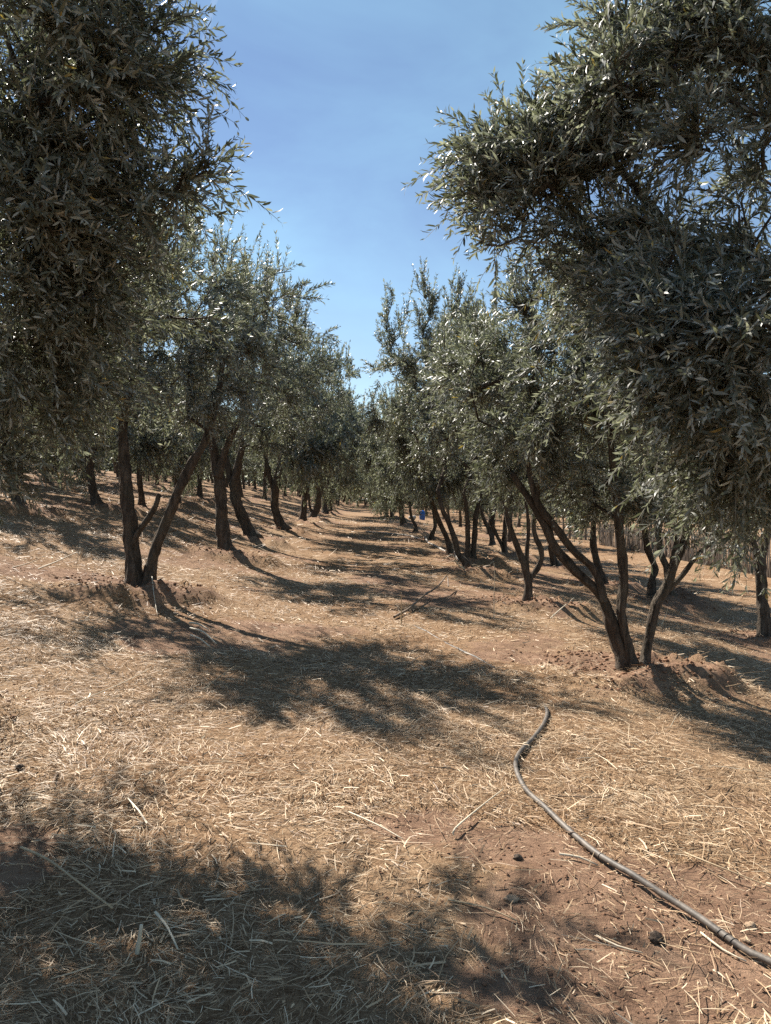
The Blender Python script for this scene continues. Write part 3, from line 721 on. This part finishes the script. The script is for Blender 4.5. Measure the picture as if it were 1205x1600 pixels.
near_tree('olive_tree', NRB,
    [[(bx, by, bz, .13), (bx - .03, by, bz + .5, .11), (bx - .1, by + .05, bz + 1.1, .09), (bx - .45, by + .2, bz + 1.8, .045), (*at(1130, 470, 3.6), .028), (*at(1010, 315, 3.7), .020), (*at(930, 225, 3.8), .013), (*at(870, 225, 3.85), .008)],
     [(bx - .08, by, bz + .9, .08), (bx, by - .1, bz + 1.7, .055), (bx - .2, by - .0, bz + 2.5, .035), (*at(1150, 60, 3.5), .014)],
     [(bx - .1, by + .05, bz + 1.1, .06), (bx - .45, by - .1, bz + 1.4, .035), (*at(1190, 610, 3.3), .018), (*at(1090, 560, 3.1), .009)]],
    [lobe_px(790, 255, 3.8, .16, .7), lobe_px(860, 235, 3.8, .17, .8), lobe_px(845, 330, 3.8, .19, .8), lobe_px(910, 300, 3.8, .20, .8), lobe_px(925, 420, 3.9, .26, .9), lobe_px(880, 395, 3.9, .16, .4), lobe_px(985, 395, 3.8, .2, .5), lobe_px(1010, 480, 3.6, .2, .6), lobe_px(810, 195, 3.8, .07, .12), lobe_px(765, 385, 3.7, .05, .06), lobe_px(760, 310, 3.8, .09, .2),
     lobe_px(1010, 55, 3.6, .22, 1.3), lobe_px(1110, 50, 3.5, .28, 1.5), lobe_px(1180, 110, 3.4, .18, .8), lobe_px(985, 160, 3.6, .10, .3), lobe_px(960, 115, 3.4, .11, .5), lobe_px(1090, 205, 3.3, .11, .45), lobe_px(1000, 240, 3.6, .08, .25), lobe_px(1185, 220, 3.4, .15, .5), lobe_px(1165, 360, 3.3, .22, .9), lobe_px(1080, 420, 3.2, .18, .7),
     lobe_px(1085, 520, 3.1, .20, .9), lobe_px(1160, 520, 3.0, .28, 1.0), lobe_px(1070, 600, 3.2, .20, .8), lobe_px(1160, 630, 3.1, .26, 1.0), lobe_px(1090, 690, 3.4, .16, .6), lobe_px(1180, 720, 3.3, .18, .7), lobe_px(1130, 770, 3.5, .12, .35), lobe_px(1195, 785, 3.5, .10, .3),
     lobe_px(1120, -80, 3.5, .40, .9), (np.array((2.95, 3.2, 2.9)), np.array((1.15, 1.35, 1.3)), 4.0), lobe_px(1300, 480, 3.0, .5, 1.2)],
    'sunlit large-leaved olive tree filling the upper right corner, its trunk out of view', 502, 490, 0.45)

# ---- copies filling the rows
def copy_tree(root, loc, rz, s, label, group):
    c = root.copy(); C.objects.link(c); c.location = loc; c.rotation_euler = (0, 0, rz); c.scale = (s, s, s * rng.uniform(0.94, 1.06)); c['label'] = label; c['group'] = group
    for ch in root.children:
        k = ch.copy(); C.objects.link(k); k.parent = c
    return c
roots = []
for i, (x, y, label, group) in enumerate(FILL):
    loc = (x, y, hz(x, y))
    if i < 4:
        roots.append(proto_tree(loc, i, label, group))
    else: copy_tree(roots[i % 4], loc, rng.uniform(0, 6.28), rng.uniform(0.88, 1.12), label, group)
print('fill trees', len(FILL))

# ---- far wood closing the horizon
def far_wood():
    r = np.random.default_rng(321); n = 90000
    th = r.uniform(-0.72, 0.72, n); dist = np.where(r.random(n) < 0.6, r.uniform(104, 122, n), r.uniform(88, 98, n)); x = dist * np.sin(th); y = dist * np.cos(th)
    ok = (dist > 100) | (x < -26) | (x > 19); x, y, th, dist = x[ok], y[ok], th[ok], dist[ok]; n = len(x)
    hgt = 3.2 + 2.6 * fbm(th * 46, dist * 0.12, 8, 3) + 1.2 * fbm(th * 160, dist * 0.4, 18, 2)
    z = H0(x, y) + hgt * r.random(n)
    D = norm(r.normal(size=(n, 3)) + np.array((0, 0, .4))); N = norm(r.normal(size=(n, 3)))
    me = leaves_mesh('far_wood', np.stack((x, y, z), -1), D, N, r.uniform(.4, .9, n), r.uniform(.2, .38, n), leaf_tone(r, n, 0.03) * 0.6, False)
    tag(put('far_wood', me), 'dark band of far trees closing the view behind the orchard', 'wood', kind='stuff')
far_wood()

# ------------------------------------------------------------------ straw litter
def straw_field(name, r, x, y, length, width, lift, tilt, curl, tone, stub=0.04, segs=2):
    n = len(x); z, so = H(x, y, True)
    th = np.where(r.random(n) < 0.55, (fbm(x * 1.9, y * 1.9, 52, 2) * 9.0 + r.normal(size=n) * 0.45), r.uniform(0, 6.283, n)); el = np.abs(r.normal(size=n)) * tilt
    st = r.random(n) < stub; el[st] = r.uniform(0.5, 1.3, st.sum()); 
    D = np.stack((np.cos(th) * np.cos(el), np.sin(th) * np.cos(el), np.sin(el)), -1)
    S = np.stack((-np.sin(th), np.cos(th), r.normal(size=n) * 0.5), -1); S = norm(S)
    L = length * r.uniform(0.35, 1.5, n) ** 1.3; L[st] *= 0.6
    Wd = width * np.exp(r.normal(size=n) * 0.45)
    O = np.stack((x, y, z + lift * r.random(n) ** 1.6 + 0.002), -1); O[st, 2] = z[st] - 0.01
    cv = norm(r.normal(size=(n, 3))) * (curl * L)[:, None]; cv[:, 2] = np.abs(cv[:, 2]) * 0.5
    t = np.array((0, .5, 1.0)); pts = O[:, None] + D[:, None] * (t[None, :, None] * L[:, None, None]) + cv[:, None] * (4 * t * (1 - t))[None, :, None]
    w = np.array((1, 1, .55))
    V = np.stack((pts - S[:, None] * (w[None, :, None] * Wd[:, None, None] * .5), pts + S[:, None] * (w[None, :, None] * Wd[:, None, None] * .5)), 2)
    b = np.arange(n)[:, None] * 6
    if segs == 1: V = V[:, (0, 2)]; b = np.arange(n)[:, None] * 4; Q = b + np.array([[0, 2, 3, 1]])
    else: Q = np.concatenate((b + np.array([[0, 2, 3, 1]]), b + np.array([[2, 4, 5, 3]])))
    tn = np.clip(tone + r.normal(size=n) * 0.26 + (fbm(x * 3.1, y * 3.1, 91, 3) - 0.5) * 0.5, 0, 1)
    me = build_mesh(name, V.reshape(-1, 3), [Q], {'tone': np.repeat(tn, 2 + 2 * segs)}, False, [M_STRAW])
    return tag(put(name, me), kind='stuff')
def scatter(r, n, d0, d1, power, spread, margin=0.6, soil_keep=0.2):
    d = (d0 ** power + (d1 ** power - d0 ** power) * r.random(n)) ** (1 / power)
    x = r.uniform(-1, 1, n) * (spread * d + margin) + 0.02 * d
    _, so = H(x, d, True); clump = fbm(x * 1.3, d * 1.3, 61, 3)
    keep = r.random(n) < np.where(so > 0.45, soil_keep, 1 - so * 0.8) * np.clip(clump * 1.7, 0.25, 1)
    return x[keep], d[keep]
r = np.random.default_rng(77)
x, y = scatter(r, 105000, 1.5, 6.8, 1.5, 0.60)
straw_field('straw_litter', r, x, y, 0.060, 0.0023, 0.020, 0.14, 0.085, 0.50)
x, y = scatter(r, 70000, 1.5, 6.0, 1.4, 0.60, soil_keep=0.35)
straw_field('straw_chaff', r, x, y, 0.026, 0.0024, 0.012, 0.25, 0.15, 0.45, segs=1)
x, y = scatter(r, 4500, 1.5, 7.0, 1.6, 0.60)
straw_field('straw_litter', r, x, y, 0.15, 0.0025, 0.028, 0.11, 0.05, 0.62, 0.006)
x, y = scatter(r, 125000, 6.0, 15, 1.5, 0.62)
straw_field('straw_litter', r, x, y, 0.07, 0.0042, 0.03, 0.18, 0.10, 0.52, 0.04, segs=1)
x, y = scatter(r, 45000, 14, 45, 1.4, 0.62, 1.0)
straw_field('straw_litter', r, x, y, 0.18, 0.011, 0.045, 0.20, 0.10, 0.52, 0.05, segs=1)

# ------------------------------------------------------------------ soil clods
def clod_field(name, r, x, y, size):
    n = len(x); z = H(x, y)
    ico = np.array([(0, 0, 1), (.894, 0, .447), (.276, .851, .447), (-.724, .526, .447), (-.724, -.526, .447), (.276, -.851, .447),
                    (.724, .526, -.447), (-.276, .851, -.447), (-.894, 0, -.447), (-.276, -.851, -.447), (.724, -.526, -.447), (0, 0, -1)])
    f = np.array([(0,1,2),(0,2,3),(0,3,4),(0,4,5),(0,5,1),(1,6,2),(2,7,3),(3,8,4),(4,9,5),(5,10,1),(6,7,2),(7,8,3),(8,9,4),(9,10,5),(10,6,1),(11,7,6),(11,8,7),(11,9,8),(11,10,9),(11,6,10)])
    s = size * r.uniform(0.3, 1.0, n) ** 2 + size * 0.15
    V = ico[None] * r.uniform(0.6, 1.25, (n, 12, 1)) * s[:, None, None] * np.array((1, 1, .75)) + np.stack((x, y, z + s * 0.08), -1)[:, None]
    me = build_mesh(name, V.reshape(-1, 3), [(np.arange(n)[:, None, None] * 12 + f[None]).reshape(-1, 3)], None, False, [M_SOIL])
    return tag(put(name, me), kind='stuff')
xs, ys = [], []
for (bx, by, s) in MOUNDS[:len(BASES) + 2]:
    n = int(np.clip(5200 / max(by, 3), 80, 800)); a = r.uniform(0, 6.28, n); q = np.abs(r.normal(0.62, 0.25, n)); xs.append(bx + q * np.cos(a)); ys.append(by + q * np.sin(a))
clod_field('soil_clods', r, np.concatenate(xs), np.concatenate(ys), 0.021)
xs, ys = [], []
for (px, py, rx, ry) in PATCH: n = 130; xs.append(px + r.normal(size=n) * rx * .8); ys.append(py + r.normal(size=n) * ry * .8)
clod_field('soil_crumbs', r, np.concatenate(xs), np.concatenate(ys), 0.008)

# ------------------------------------------------------------------ irrigation pipe
def make_pipe_mat(name, c0, c1):
    m, t, b = mat(name)
    rr_ = ramp(t, noise(t, 18, 5, 0.65, objvec(t)), [(0.35, c0), (0.7, c1)])
    t.links.new(rr_.outputs[0], b.inputs['Base Color'])
    b.inputs['Roughness'].default_value = 0.58; b.inputs['Specular IOR Level'].default_value = 0.4; bump(t, b, noise(t, 60, 4, 0.6, objvec(t)), 0.25, 0.004)
    return m
M_PIPE = make_pipe_mat('dusty_black_pipe', (0.065, 0.056, 0.048), (0.19, 0.16, 0.132))
def ground_line(pts, lift):
    out = []
    for q in pts:
        p = ground_hit(q[0], q[1], lambda a, b: H0(a, b)); l = q[2] if len(q) > 2 else lift
        out.append((p[0], p[1], 0, l))
    L = smooth_line(out, 0.03)
    z = H(L[:, 0], L[:, 1]); k = np.ones(9) / 9; zs = np.convolve(np.pad(z, 4, mode='edge'), k, 'valid')
    L[:, 2] = np.maximum(zs, z - 0.006) + L[:, 3]
    return L[:, :3]
PIPE_R = 0.013
pl = ground_line([(1330, 1590, .022), (1215, 1526, .020), (1160, 1493, .018), (1080, 1440, .03), (1000, 1393, .034), (940, 1353, .024), (890, 1310, .017), (850, 1270, .018), (825, 1244, .02), (809, 1216, .02),
                  (806, 1196, .02), (815, 1177, .02), (835, 1157, .02), (849, 1137, .022), (855, 1114, .014), (848, 1098, -.012), (822, 1076, -.018), (790, 1055, -.014), (750, 1032, -.004), (720, 1018, .004), (695, 1003, -.012), (660, 985, -.004), (640, 972, -.02)], 0.017)
pr = empty('irrigation_pipe', tuple(pl[0])); tag(pr, 'black plastic irrigation pipe snaking over straw and bare soil in the foreground', 'pipe')
V, Q, Tr = tube(pl - pl[0], np.full(len(pl), PIPE_R), 14); put('hose', build_mesh('hose', V, [Q, Tr], None, True, [M_PIPE]), pr)
def wrap(center_i, length, rad, name, m, turns=3.0, wr=0.004):
    n = 40; i0 = center_i; out = []
    for k in range(n):
        f = k / (n - 1); i = i0 + f * length; a = int(i); p = pl[a] * (1 - (i - a)) + pl[a + 1] * (i - a)
        tg = norm(pl[a + 1] - pl[a]); s = norm(np.cross(tg, (0, 0, 1.0))); u = np.cross(s, tg); th = f * turns * 6.283
        out.append(p + rad * (s * math.cos(th) + u * math.sin(th)) - pl[0])
    V, Q, Tr = tube(out, np.full(n, wr), 6); put(name, build_mesh(name, V, [Q, Tr], None, True, [m]), pr)
ui = np.array([project(p)[0] for p in pl]); vi = np.array([project(p)[1] for p in pl])
def near_i(u, v): return int(np.argmin((ui - u) ** 2 + (vi - v) ** 2))
M_BLACK, _t, _b = mat('black_tape'); _b.inputs['Base Color'].default_value = (0.012, 0.012, 0.013, 1); _b.inputs['Roughness'].default_value = 0.6
def plain_straw_mat(name, c, rough=0.6):
    m, t, b = mat(name); rr_ = ramp(t, noise(t, 22, 4, 0.6, objvec(t)), [(0.3, tuple(0.62 * q for q in c)), (0.7, c)])
    t.links.new(rr_.outputs[0], b.inputs['Base Color']); b.inputs['Roughness'].default_value = rough; return m
M_PALE = plain_straw_mat('pale_stalk', (0.70, 0.60, 0.44)); M_STALK = plain_straw_mat('tan_stalk', (0.50, 0.37, 0.22)); M_BROWN = plain_straw_mat('brown_stick', (0.20, 0.135, 0.085))
wrap(near_i(1140, 1480), 2.2, PIPE_R + .0004, 'tape_wrap', M_BLACK, 2.5, .0016)
wrap(near_i(826, 1168), 0.6, PIPE_R + .003, 'straw_tie', M_PALE, 1.0, .005)
wrap(near_i(935, 1350), 0.3, PIPE_R + .0003, 'pipe_joint', M_BLACK, 1.0, .0015)

M_PALEPIPE = make_pipe_mat('sun_bleached_hose', (0.32, 0.28, 0.24), (0.50, 0.44, 0.38))
dl = ground_line([(572, 832), (600, 834), (637, 838), (655, 844), (675, 852), (690, 860), (704, 868), (718, 878)], 0.03)
dh = put('drip_hose', build_mesh('drip_hose', *(lambda a: (a[0], [a[1], a[2]]))(tube(dl - dl[0], np.full(len(dl), .03), 8)), None, True, [M_PALEPIPE]), None, tuple(dl[0]))
tag(dh, 'sun-bleached drip hose crossing the track towards the leaning right-hand trees', 'hose')

# ------------------------------------------------------------------ single stalks and sticks
def stalk(name, pts, rad, m, label, cat, nodes=0, up=None, side_twig=None):
    """pts: (pixel x, pixel y) on the ground, or (x, y, lift m)"""
    L = []
    d0 = None
    for q in pts:
        if len(q) == 4:   # standing point: pixel x, y at the depth of the first point
            p = at(q[0], q[1], d0 + q[2]); L.append((*p, q[3]))
        else:
            p = ground_hit(q[0], q[1], lambda a, b: H0(a, b)); d0 = p[1] if d0 is None else d0
            L.append((p[0], p[1], hz(p[0], p[1]) + (q[2] if len(q) > 2 else 0.02), rad))
    S = smooth_line(L, 0.04) if len(L) > 2 else np.array([np.array(L[0]) * (1 - t) + np.array(L[1]) * t for t in np.linspace(0, 1, 9)])
    S[:, 3] *= np.linspace(1.0, 0.6, len(S))
    o0 = S[0, :3].copy(); V, Q, Tr = tube(S[:, :3] - o0, S[:, 3], 6, 0.12, len(label))
    o = put(name, build_mesh(name, V, [Q, Tr], None, True, [m]), None, tuple(o0))
    return tag(o, label, cat)
stalk('dry_stalk', [(118, 1110, .03), (145, 1098, .04), (190, 1077, .05), (236, 1055, .06)], .0035, M_PALE, 'long thin pale stalk lying on sunlit straw, left of the track', 'stalk')
stalk('dry_stalk', [(709, 1316, .01), (711, 1312, .03), (748, 1280, .035), (786, 1246, .03)], .0045, M_PALE, 'straight pale stalk lying at the edge of the bare soil', 'stalk')
stalk('dry_stalk', [(627, 977, 0), (627.5, 950, 0, .008), (627, 926, 0, .005)], .011, M_STALK, 'short upright stalk beside the fallen branch', 'stalk')
stalk('dry_stalk', [(772, 967, 0), (772, 930, 0, .005), (773, 905, 0, .005), (772, 880, 0, .003)], .006, M_PALE, 'tall thin upright stalk in front of the right row', 'stalk')
stalk('dry_stalk', [(787, 932, 0), (787, 912, 0, .006), (786, 893, 0, .004)], .007, M_STALK, 'shorter thin upright stalk right of the tall one', 'stalk')
stalk('dry_stalk', [(726, 900, .02), (716, 882, -.1, .016), (707, 867, -.2, .014), (700, 870, -.2, .012), (690, 877, 0, .01)], .017, M_PALE, 'white bent stalk at the foot of the leaning right-hand trees', 'stalk')
stalk('dry_stalk', [(860, 966, 0), (878, 950, 0.1, .008), (897, 934, .2, .006)], .009, M_PALE, 'pale stalk slanting up beside the three-way forked tree', 'stalk')
stalk('fallen_branch', [(616, 968, .03), (640, 955, .05), (662, 942, .09), (684, 932, .16), (698, 921, .22), (701, 928, .12)], .017, M_BROWN, 'brown fallen branch lying across the shaded track', 'branch')
stalk('dry_stalk', [(60, 891, .02), (90, 877, 0.0, .008), (122, 863, 0.0, .007), (121, 874, 0.0, .006), (119, 888, 0.0, .005)], .010, M_PALE, 'kinked pale stalk arching over the basin left of the forked tree', 'stalk')
stalk('dry_stalk', [(20, 890, .02), (45, 880, 0.0, .007), (70, 869, 0.0, .006)], .009, M_STALK, 'tan stalk slanting up near the left edge', 'stalk')
stalk('dead_twig', [(238, 937, .08), (241, 948, .05), (246, 963, .02)], .006, M_PALE, 'white forked twig in front of the forked tree foot', 'twig')
stalk('dry_stalk', [(296, 981, .05), (310, 984, .06), (326, 989, .03)], .011, M_PALE, 'white straw topmost of the bright bunch in the shade', 'stalk')
stalk('dry_stalk', [(297, 990, .05), (318, 998, .06), (338, 1010, .03)], .010, M_PALE, 'white straw in the middle of the bright bunch in the shade', 'stalk')
stalk('dry_stalk', [(298, 1001, .05), (312, 1008, .06), (328, 1016, .03)], .010, M_PALE, 'white straw lowest of the bright bunch in the shade', 'stalk')
stalk('dry_stalk', [(318, 1078, .01), (345, 1062, .04), (369, 1047, .04)], .0045, M_STALK, 'thin tan stalk at the edge of the tree shadow', 'stalk')
stalk('dry_stalk', [(33, 1337, .03), (75, 1366, .05), (120, 1400, .05), (176, 1438, .03)], .0055, M_STALK, 'long tan stem lying across the shadow edge, bottom left', 'stem')
stalk('cane_piece', [(214, 1498, .01), (217, 1472, 0, .009), (221, 1445, 0, .010)], .008, M_PALE, 'short pale broken cane standing in the shaded straw', 'cane')
stalk('dry_stalk', [(243, 1454, .05), (262, 1474, .05), (278, 1497, .03)], .005, M_PALE, 'pale stalk lying just right of the broken cane', 'stalk')
stalk('dry_stalk', [(545, 1275, .02), (590, 1300, .03), (630, 1320, .02)], .0045, M_PALE, 'pale straw lying just above the big foreground shadow', 'stalk')
stalk('dry_stalk', [(932, 1468, .008), (965, 1485, .012), (1004, 1500, .008)], .0045, M_PALE, 'pale split stalk on bare soil below the pipe', 'stalk')
stalk('dry_stalk', [(874, 1346, .012), (905, 1352, .015), (934, 1360, .008)], .006, M_PALE, 'pale twig poking under the pipe joint', 'twig')
stalk('dry_stalk', [(1095, 1466, .008), (1130, 1490, .01), (1166, 1512, .008)], .005, M_PALE, 'pale stalk lying along the near side of the pipe end', 'stalk')
stalk('dry_stalk', [(860, 1250, .01), (910, 1251, .015), (962, 1252, .01)], .004, M_BROWN, 'thin brown stem lying level right of the pipe bend', 'stem')
stalk('dry_stalk', [(1070, 1344, .02), (1120, 1365, .03), (1210, 1398, .02)], .0045, M_STALK, 'long tan stalk on bare soil at the right edge', 'stalk')
stalk('dry_stalk', [(815, 1172, .01), (815.5, 1140, 0, .004), (814, 1112, 0, .003)], .0045, M_STALK, 'thin upright stalk standing left of the pipe bend', 'stalk')
stalk('dry_stalk', [(1048, 1138, .01), (1056, 1120, 0, .003), (1062, 1113, 0, .002)], .004, M_PALE, 'small pale hooked stalk at the shadow edge below the spreading stems', 'stalk')
stalk('dry_stalk', [(700, 1415, .01), (760, 1433, .02), (808, 1449, .012)], .004, M_STALK, 'thin curved tan stem below the bare soil edge', 'stem')
stalk('dry_stalk', [(1033, 980, .02), (1041, 960, 0, .006), (1044, 948, 0, .004)], .008, M_PALE, 'pale stub stalk leaning behind the right foreground stem', 'stalk')

def lump(name, u, v, size, m, label, cat, seed, squash=0.7):
    p = ground_hit(u, v); p[2] = hz(p[0], p[1]); rr_ = np.random.default_rng(seed)
    import bmesh
    bm = bmesh.new(); bmesh.ops.create_icosphere(bm, subdivisions=3, radius=1.0)
    for w in bm.verts:
        c = w.co; a = fbm(np.array([c.x * 1.3 + seed]), np.array([c.y * 1.3 + c.z * 1.7]), seed, 3)[0]; b2 = vnoise(np.array([c.x * 4 + c.z * 3]), np.array([c.y * 4 - c.z * 2]), seed + 3)[0]
        w.co = c * (0.30 + 0.8 * a + 0.6 * b2); w.co.z *= squash
    bmesh.ops.scale(bm, vec=(size, size * 0.9, size), verts=bm.verts)
    me = bpy.data.meshes.new(name); bm.to_mesh(me); bm.free(); me.materials.append(m)
    for q in me.polygons: q.use_smooth = True
    return tag(put(name, me, None, (p[0], p[1], p[2] + size * 0.25)), label, cat)
def dark(name, c0, c1):
    m, t, b = mat(name); rr_ = ramp(t, noise(t, 40, 5, 0.7, objvec(t)), [(0.35, c0), (0.7, c1)]); t.links.new(rr_.outputs[0], b.inputs['Base Color'])
    b.inputs['Roughness'].default_value = 0.95; bump(t, b, noise(t, 90, 5, 0.7, objvec(t)), 0.8, 0.01); return m
M_DUNG = dark('dark_clod', (0.04, 0.028, 0.02), (0.11, 0.075, 0.052)); M_STONE = dark('buff_stone', (0.28, 0.19, 0.12), (0.45, 0.33, 0.22))
lump('soil_clod', 1026, 1472, .026, M_DUNG, 'dark crumbly clod on bare soil below the pipe', 'clod', 3)
lump('soil_clod', 31, 1203, .024, M_DUNG, 'black round clod on sunlit straw near the left edge', 'clod', 5)
lump('soil_clod', 809, 1348, .018, M_DUNG, 'small dark clod left of the pipe on soil', 'clod', 7)
lump('stone', 1172, 1452, .020, M_STONE, 'small buff stone above the pipe end at the right edge', 'stone', 9)
lump('stone', 1166, 1474, .015, M_STONE, 'smaller buff stone close above the pipe', 'stone', 12)
lump('stone', 1013, 1372, .010, M_STONE, 'tiny buff pebble on bare soil above the pipe', 'stone', 14)
lump('stone', 800, 1412, .025, M_STONE, 'pale dusty stone at the edge of the foreground shadow', 'stone', 16, .5)

# ------------------------------------------------------------------ reed fence, posts, drum
A = ground_hit(1182, 899); B = ground_hit(930, 850)
fd = norm((B - A)[:2]); ext = A[:2] - fd * 9.0; flen = float(np.linalg.norm(B[:2] - ext))
M_REED = []
for k, c in enumerate([(0.075, 0.055, 0.042), (0.095, 0.071, 0.054), (0.12, 0.094, 0.071), (0.21, 0.172, 0.135)]):
    m, t, b = mat('dry_reed'); rr_ = ramp(t, attr(t, 'tone'), [(0, tuple(q * .6 for q in c)), (1, tuple(q * 1.45 for q in c))]); t.links.new(rr_.outputs[0], b.inputs['Base Color'])
    b.inputs['Roughness'].default_value = 0.8; M_REED.append(m)
fz = hz(*ext); fr = empty('reed_fence', (ext[0], ext[1], fz)); tag(fr, 'brown reed screen fence standing along the right edge of the orchard', 'fence')
s = 0.0; fi = 0; r = np.random.default_rng(41)
while s < flen - 0.5:
    wpan = min(r.uniform(1.4, 2.4), flen - s); ac = Acc(); hgt = r.uniform(0.9, 1.08)
    k = int(wpan / 0.022)
    for i in range(k):
        q = ext + fd * (s + (i + 0.5) * wpan / k); z0 = float(H0(q[0], q[1])) - 0.05; h = hgt + r.normal() * 0.09
        nrm = np.array((-fd[1], fd[0])); off = r.normal() * 0.012; lx, ly = r.normal(size=2) * 0.035
        P = [(q[0] + nrm[0] * off - ext[0], q[1] + nrm[1] * off - ext[1], z0 - fz), (q[0] + nrm[0] * off - ext[0] + lx, q[1] + nrm[1] * off - ext[1] + ly, z0 - fz + h)]
        V, Q, Tr = tube(P, (.011, .008), 4); ac.add(V, Q, Tr, np.full(len(V), r.random()))
    tag(put('reed_panel', ac.mesh('reed_panel', M_REED[int(r.choice(4, p=(.35, .35, .2, .1)))]), fr), kind='stuff')
    q = ext + fd * s + np.array((fd[1], -fd[0])) * 0.05; z0 = float(H0(q[0], q[1]))
    V, Q, Tr = tube([(q[0] - ext[0], q[1] - ext[1], z0 - fz - .2), (q[0] - ext[0], q[1] - ext[1], z0 - fz + .6), (q[0] - ext[0], q[1] - ext[1], z0 - fz + 1.2)], (.04, .038, .035), 8); put('post', build_mesh('post', V, [Q, Tr], None, True, [M_BROWN]), fr)
    s += wpan; fi += 1
M_POST = plain_straw_mat('weathered_post', (0.17, 0.13, 0.10), 0.9)
for (u, v, w, lab) in [(890, 842, 5, 'weathered wooden post, leftmost of the five beyond the reed fence end'), (899, 843, 4.5, 'weathered wooden post, second from the left beyond the reed fence end'), (908, 844, 3.5, 'thin weathered post in the middle of the five beyond the reed fence end'),
                       (915, 844, 4, 'weathered wooden post, fourth from the left beyond the reed fence end'), (880, 841, 3, 'weathered wooden post half hidden by leaves left of the other posts')]:
    p = ground_hit(u, v); d = p[1]; rad = 0.5 * w / F * d
    V, Q, Tr = tube([(0, 0, -.1), (0.01, 0, .5), (0, 0.01, 1.1), (.02, 0, 1.75)], (rad * 1.1, rad, rad, rad * .9), 9, 0.12, int(u))
    tag(put('wooden_post', build_mesh('wooden_post', V, [Q, Tr], None, True, [M_POST]), None, (p[0], p[1], hz(p[0], p[1]))), lab, 'post', 'posts beyond the fence end')

p = ground_hit(660, 812.5); d = p[1]; k = d / F; z0 = hz(p[0], p[1])
M_BLUE, _t, _b = mat('blue_plastic'); _b.inputs['Base Color'].default_value = (0.012, 0.085, 0.36, 1); _b.inputs['Roughness'].default_value = 0.35
dr = empty('blue_drum', (p[0], p[1], z0)); tag(dr, 'bright blue plastic drum standing among the far right-hand trees', 'drum')
R_, Hh = 4.4 * k, 14.0 * k
prof = [(0, .92), (.02, 1.0), (.05, 1.0), (.30, .98), (.33, 1.04), (.36, .98), (.62, .98), (.65, 1.04), (.68, .98), (.92, .97), (.97, .86)]
V, Q, Tr = tube([(0, 0, a * Hh) for a, b in prof], [b * R_ for a, b in prof], 28); put('body', build_mesh('body', V, [Q, Tr], None, True, [M_BLUE]), dr)
V, Q, Tr = tube([(0, 0, Hh * .955), (0, 0, Hh * .965), (0, 0, Hh * 1.0), (0, 0, Hh * 1.005)], [R_ * .8, R_ * .95, R_ * .95, R_ * .7], 28); put('lid', build_mesh('lid', V, [Q, Tr], None, True, [M_BLUE]), dr)
p2 = ground_hit(645, 812); M_SACK = plain_straw_mat('grey_sacking', (0.42, 0.42, 0.42), 0.9)
V, Q, Tr = tube([(-6 * k, 0, 2.0 * k), (-5.6 * k, 0, 2.2 * k), (-4 * k, 0, 2.8 * k), (0, 0, 3.0 * k), (3.5 * k, 0, 3.0 * k), (4.4 * k, 0, 2.6 * k)], [1.0 * k, 2 * k, 2.7 * k, 3.0 * k, 3.0 * k, 1.6 * k], 14, .12, 3)
tag(put('grey_sack', build_mesh('grey_sack', V, [Q, Tr], None, True, [M_SACK]), None, (p2[0], p2[1], hz(p2[0], p2[1]))), 'pale grey sack lying on the ground left against the blue drum', 'sack')

# ------------------------------------------------------------------ old vapour trail high in the sky
def sky_pt(u, v, h):
    r_ = RM @ np.array(((u - 602.5) / F, -(v - 800.0) / F, -1.0)); return CAM + r_ * (h / r_[2])
m, t, b = mat('vapour_trail'); tr = t.nodes.new('ShaderNodeBsdfTransparent'); df = t.nodes.new('ShaderNodeBsdfDiffuse'); df.inputs[0].default_value = (0.9, 0.9, 0.9, 1)
tl = t.nodes.new('ShaderNodeBsdfTranslucent'); tl.inputs[0].default_value = (0.9, 0.9, 0.9, 1)
ad = t.nodes.new('ShaderNodeAddShader'); t.links.new(df.outputs[0], ad.inputs[0]); t.links.new(tl.outputs[0], ad.inputs[1])
mxs = t.nodes.new('ShaderNodeMixShader'); mxs.inputs[0].default_value = 0.018; t.links.new(tr.outputs[0], mxs.inputs[1]); t.links.new(ad.outputs[0], mxs.inputs[2]); t.links.new(mxs.outputs[0], t.nodes['Material Output'].inputs['Surface'])
c0, c1 = sky_pt(352, -60, 3000), sky_pt(255, 300, 3000)
n = 40; P = np.array([c0 + (c1 - c0) * f for f in np.linspace(0, 1, n)]); P += np.random.default_rng(5).normal(size=P.shape) * 4
V, Q, Tr = tube(P - P[0], 14 + 5 * np.random.default_rng(6).random(n), 10)
tag(put('vapour_trail', build_mesh('vapour_trail', V, [Q, Tr], None, True, [m]), None, tuple(P[0])), 'faint white vapour trail crossing the sky beside the left trees', 'trail', kind='stuff')
print('leaves', n_leaf_total)
print('tris', sum(len(m.loops) - 2 * len(m.polygons) for m in bpy.data.meshes))
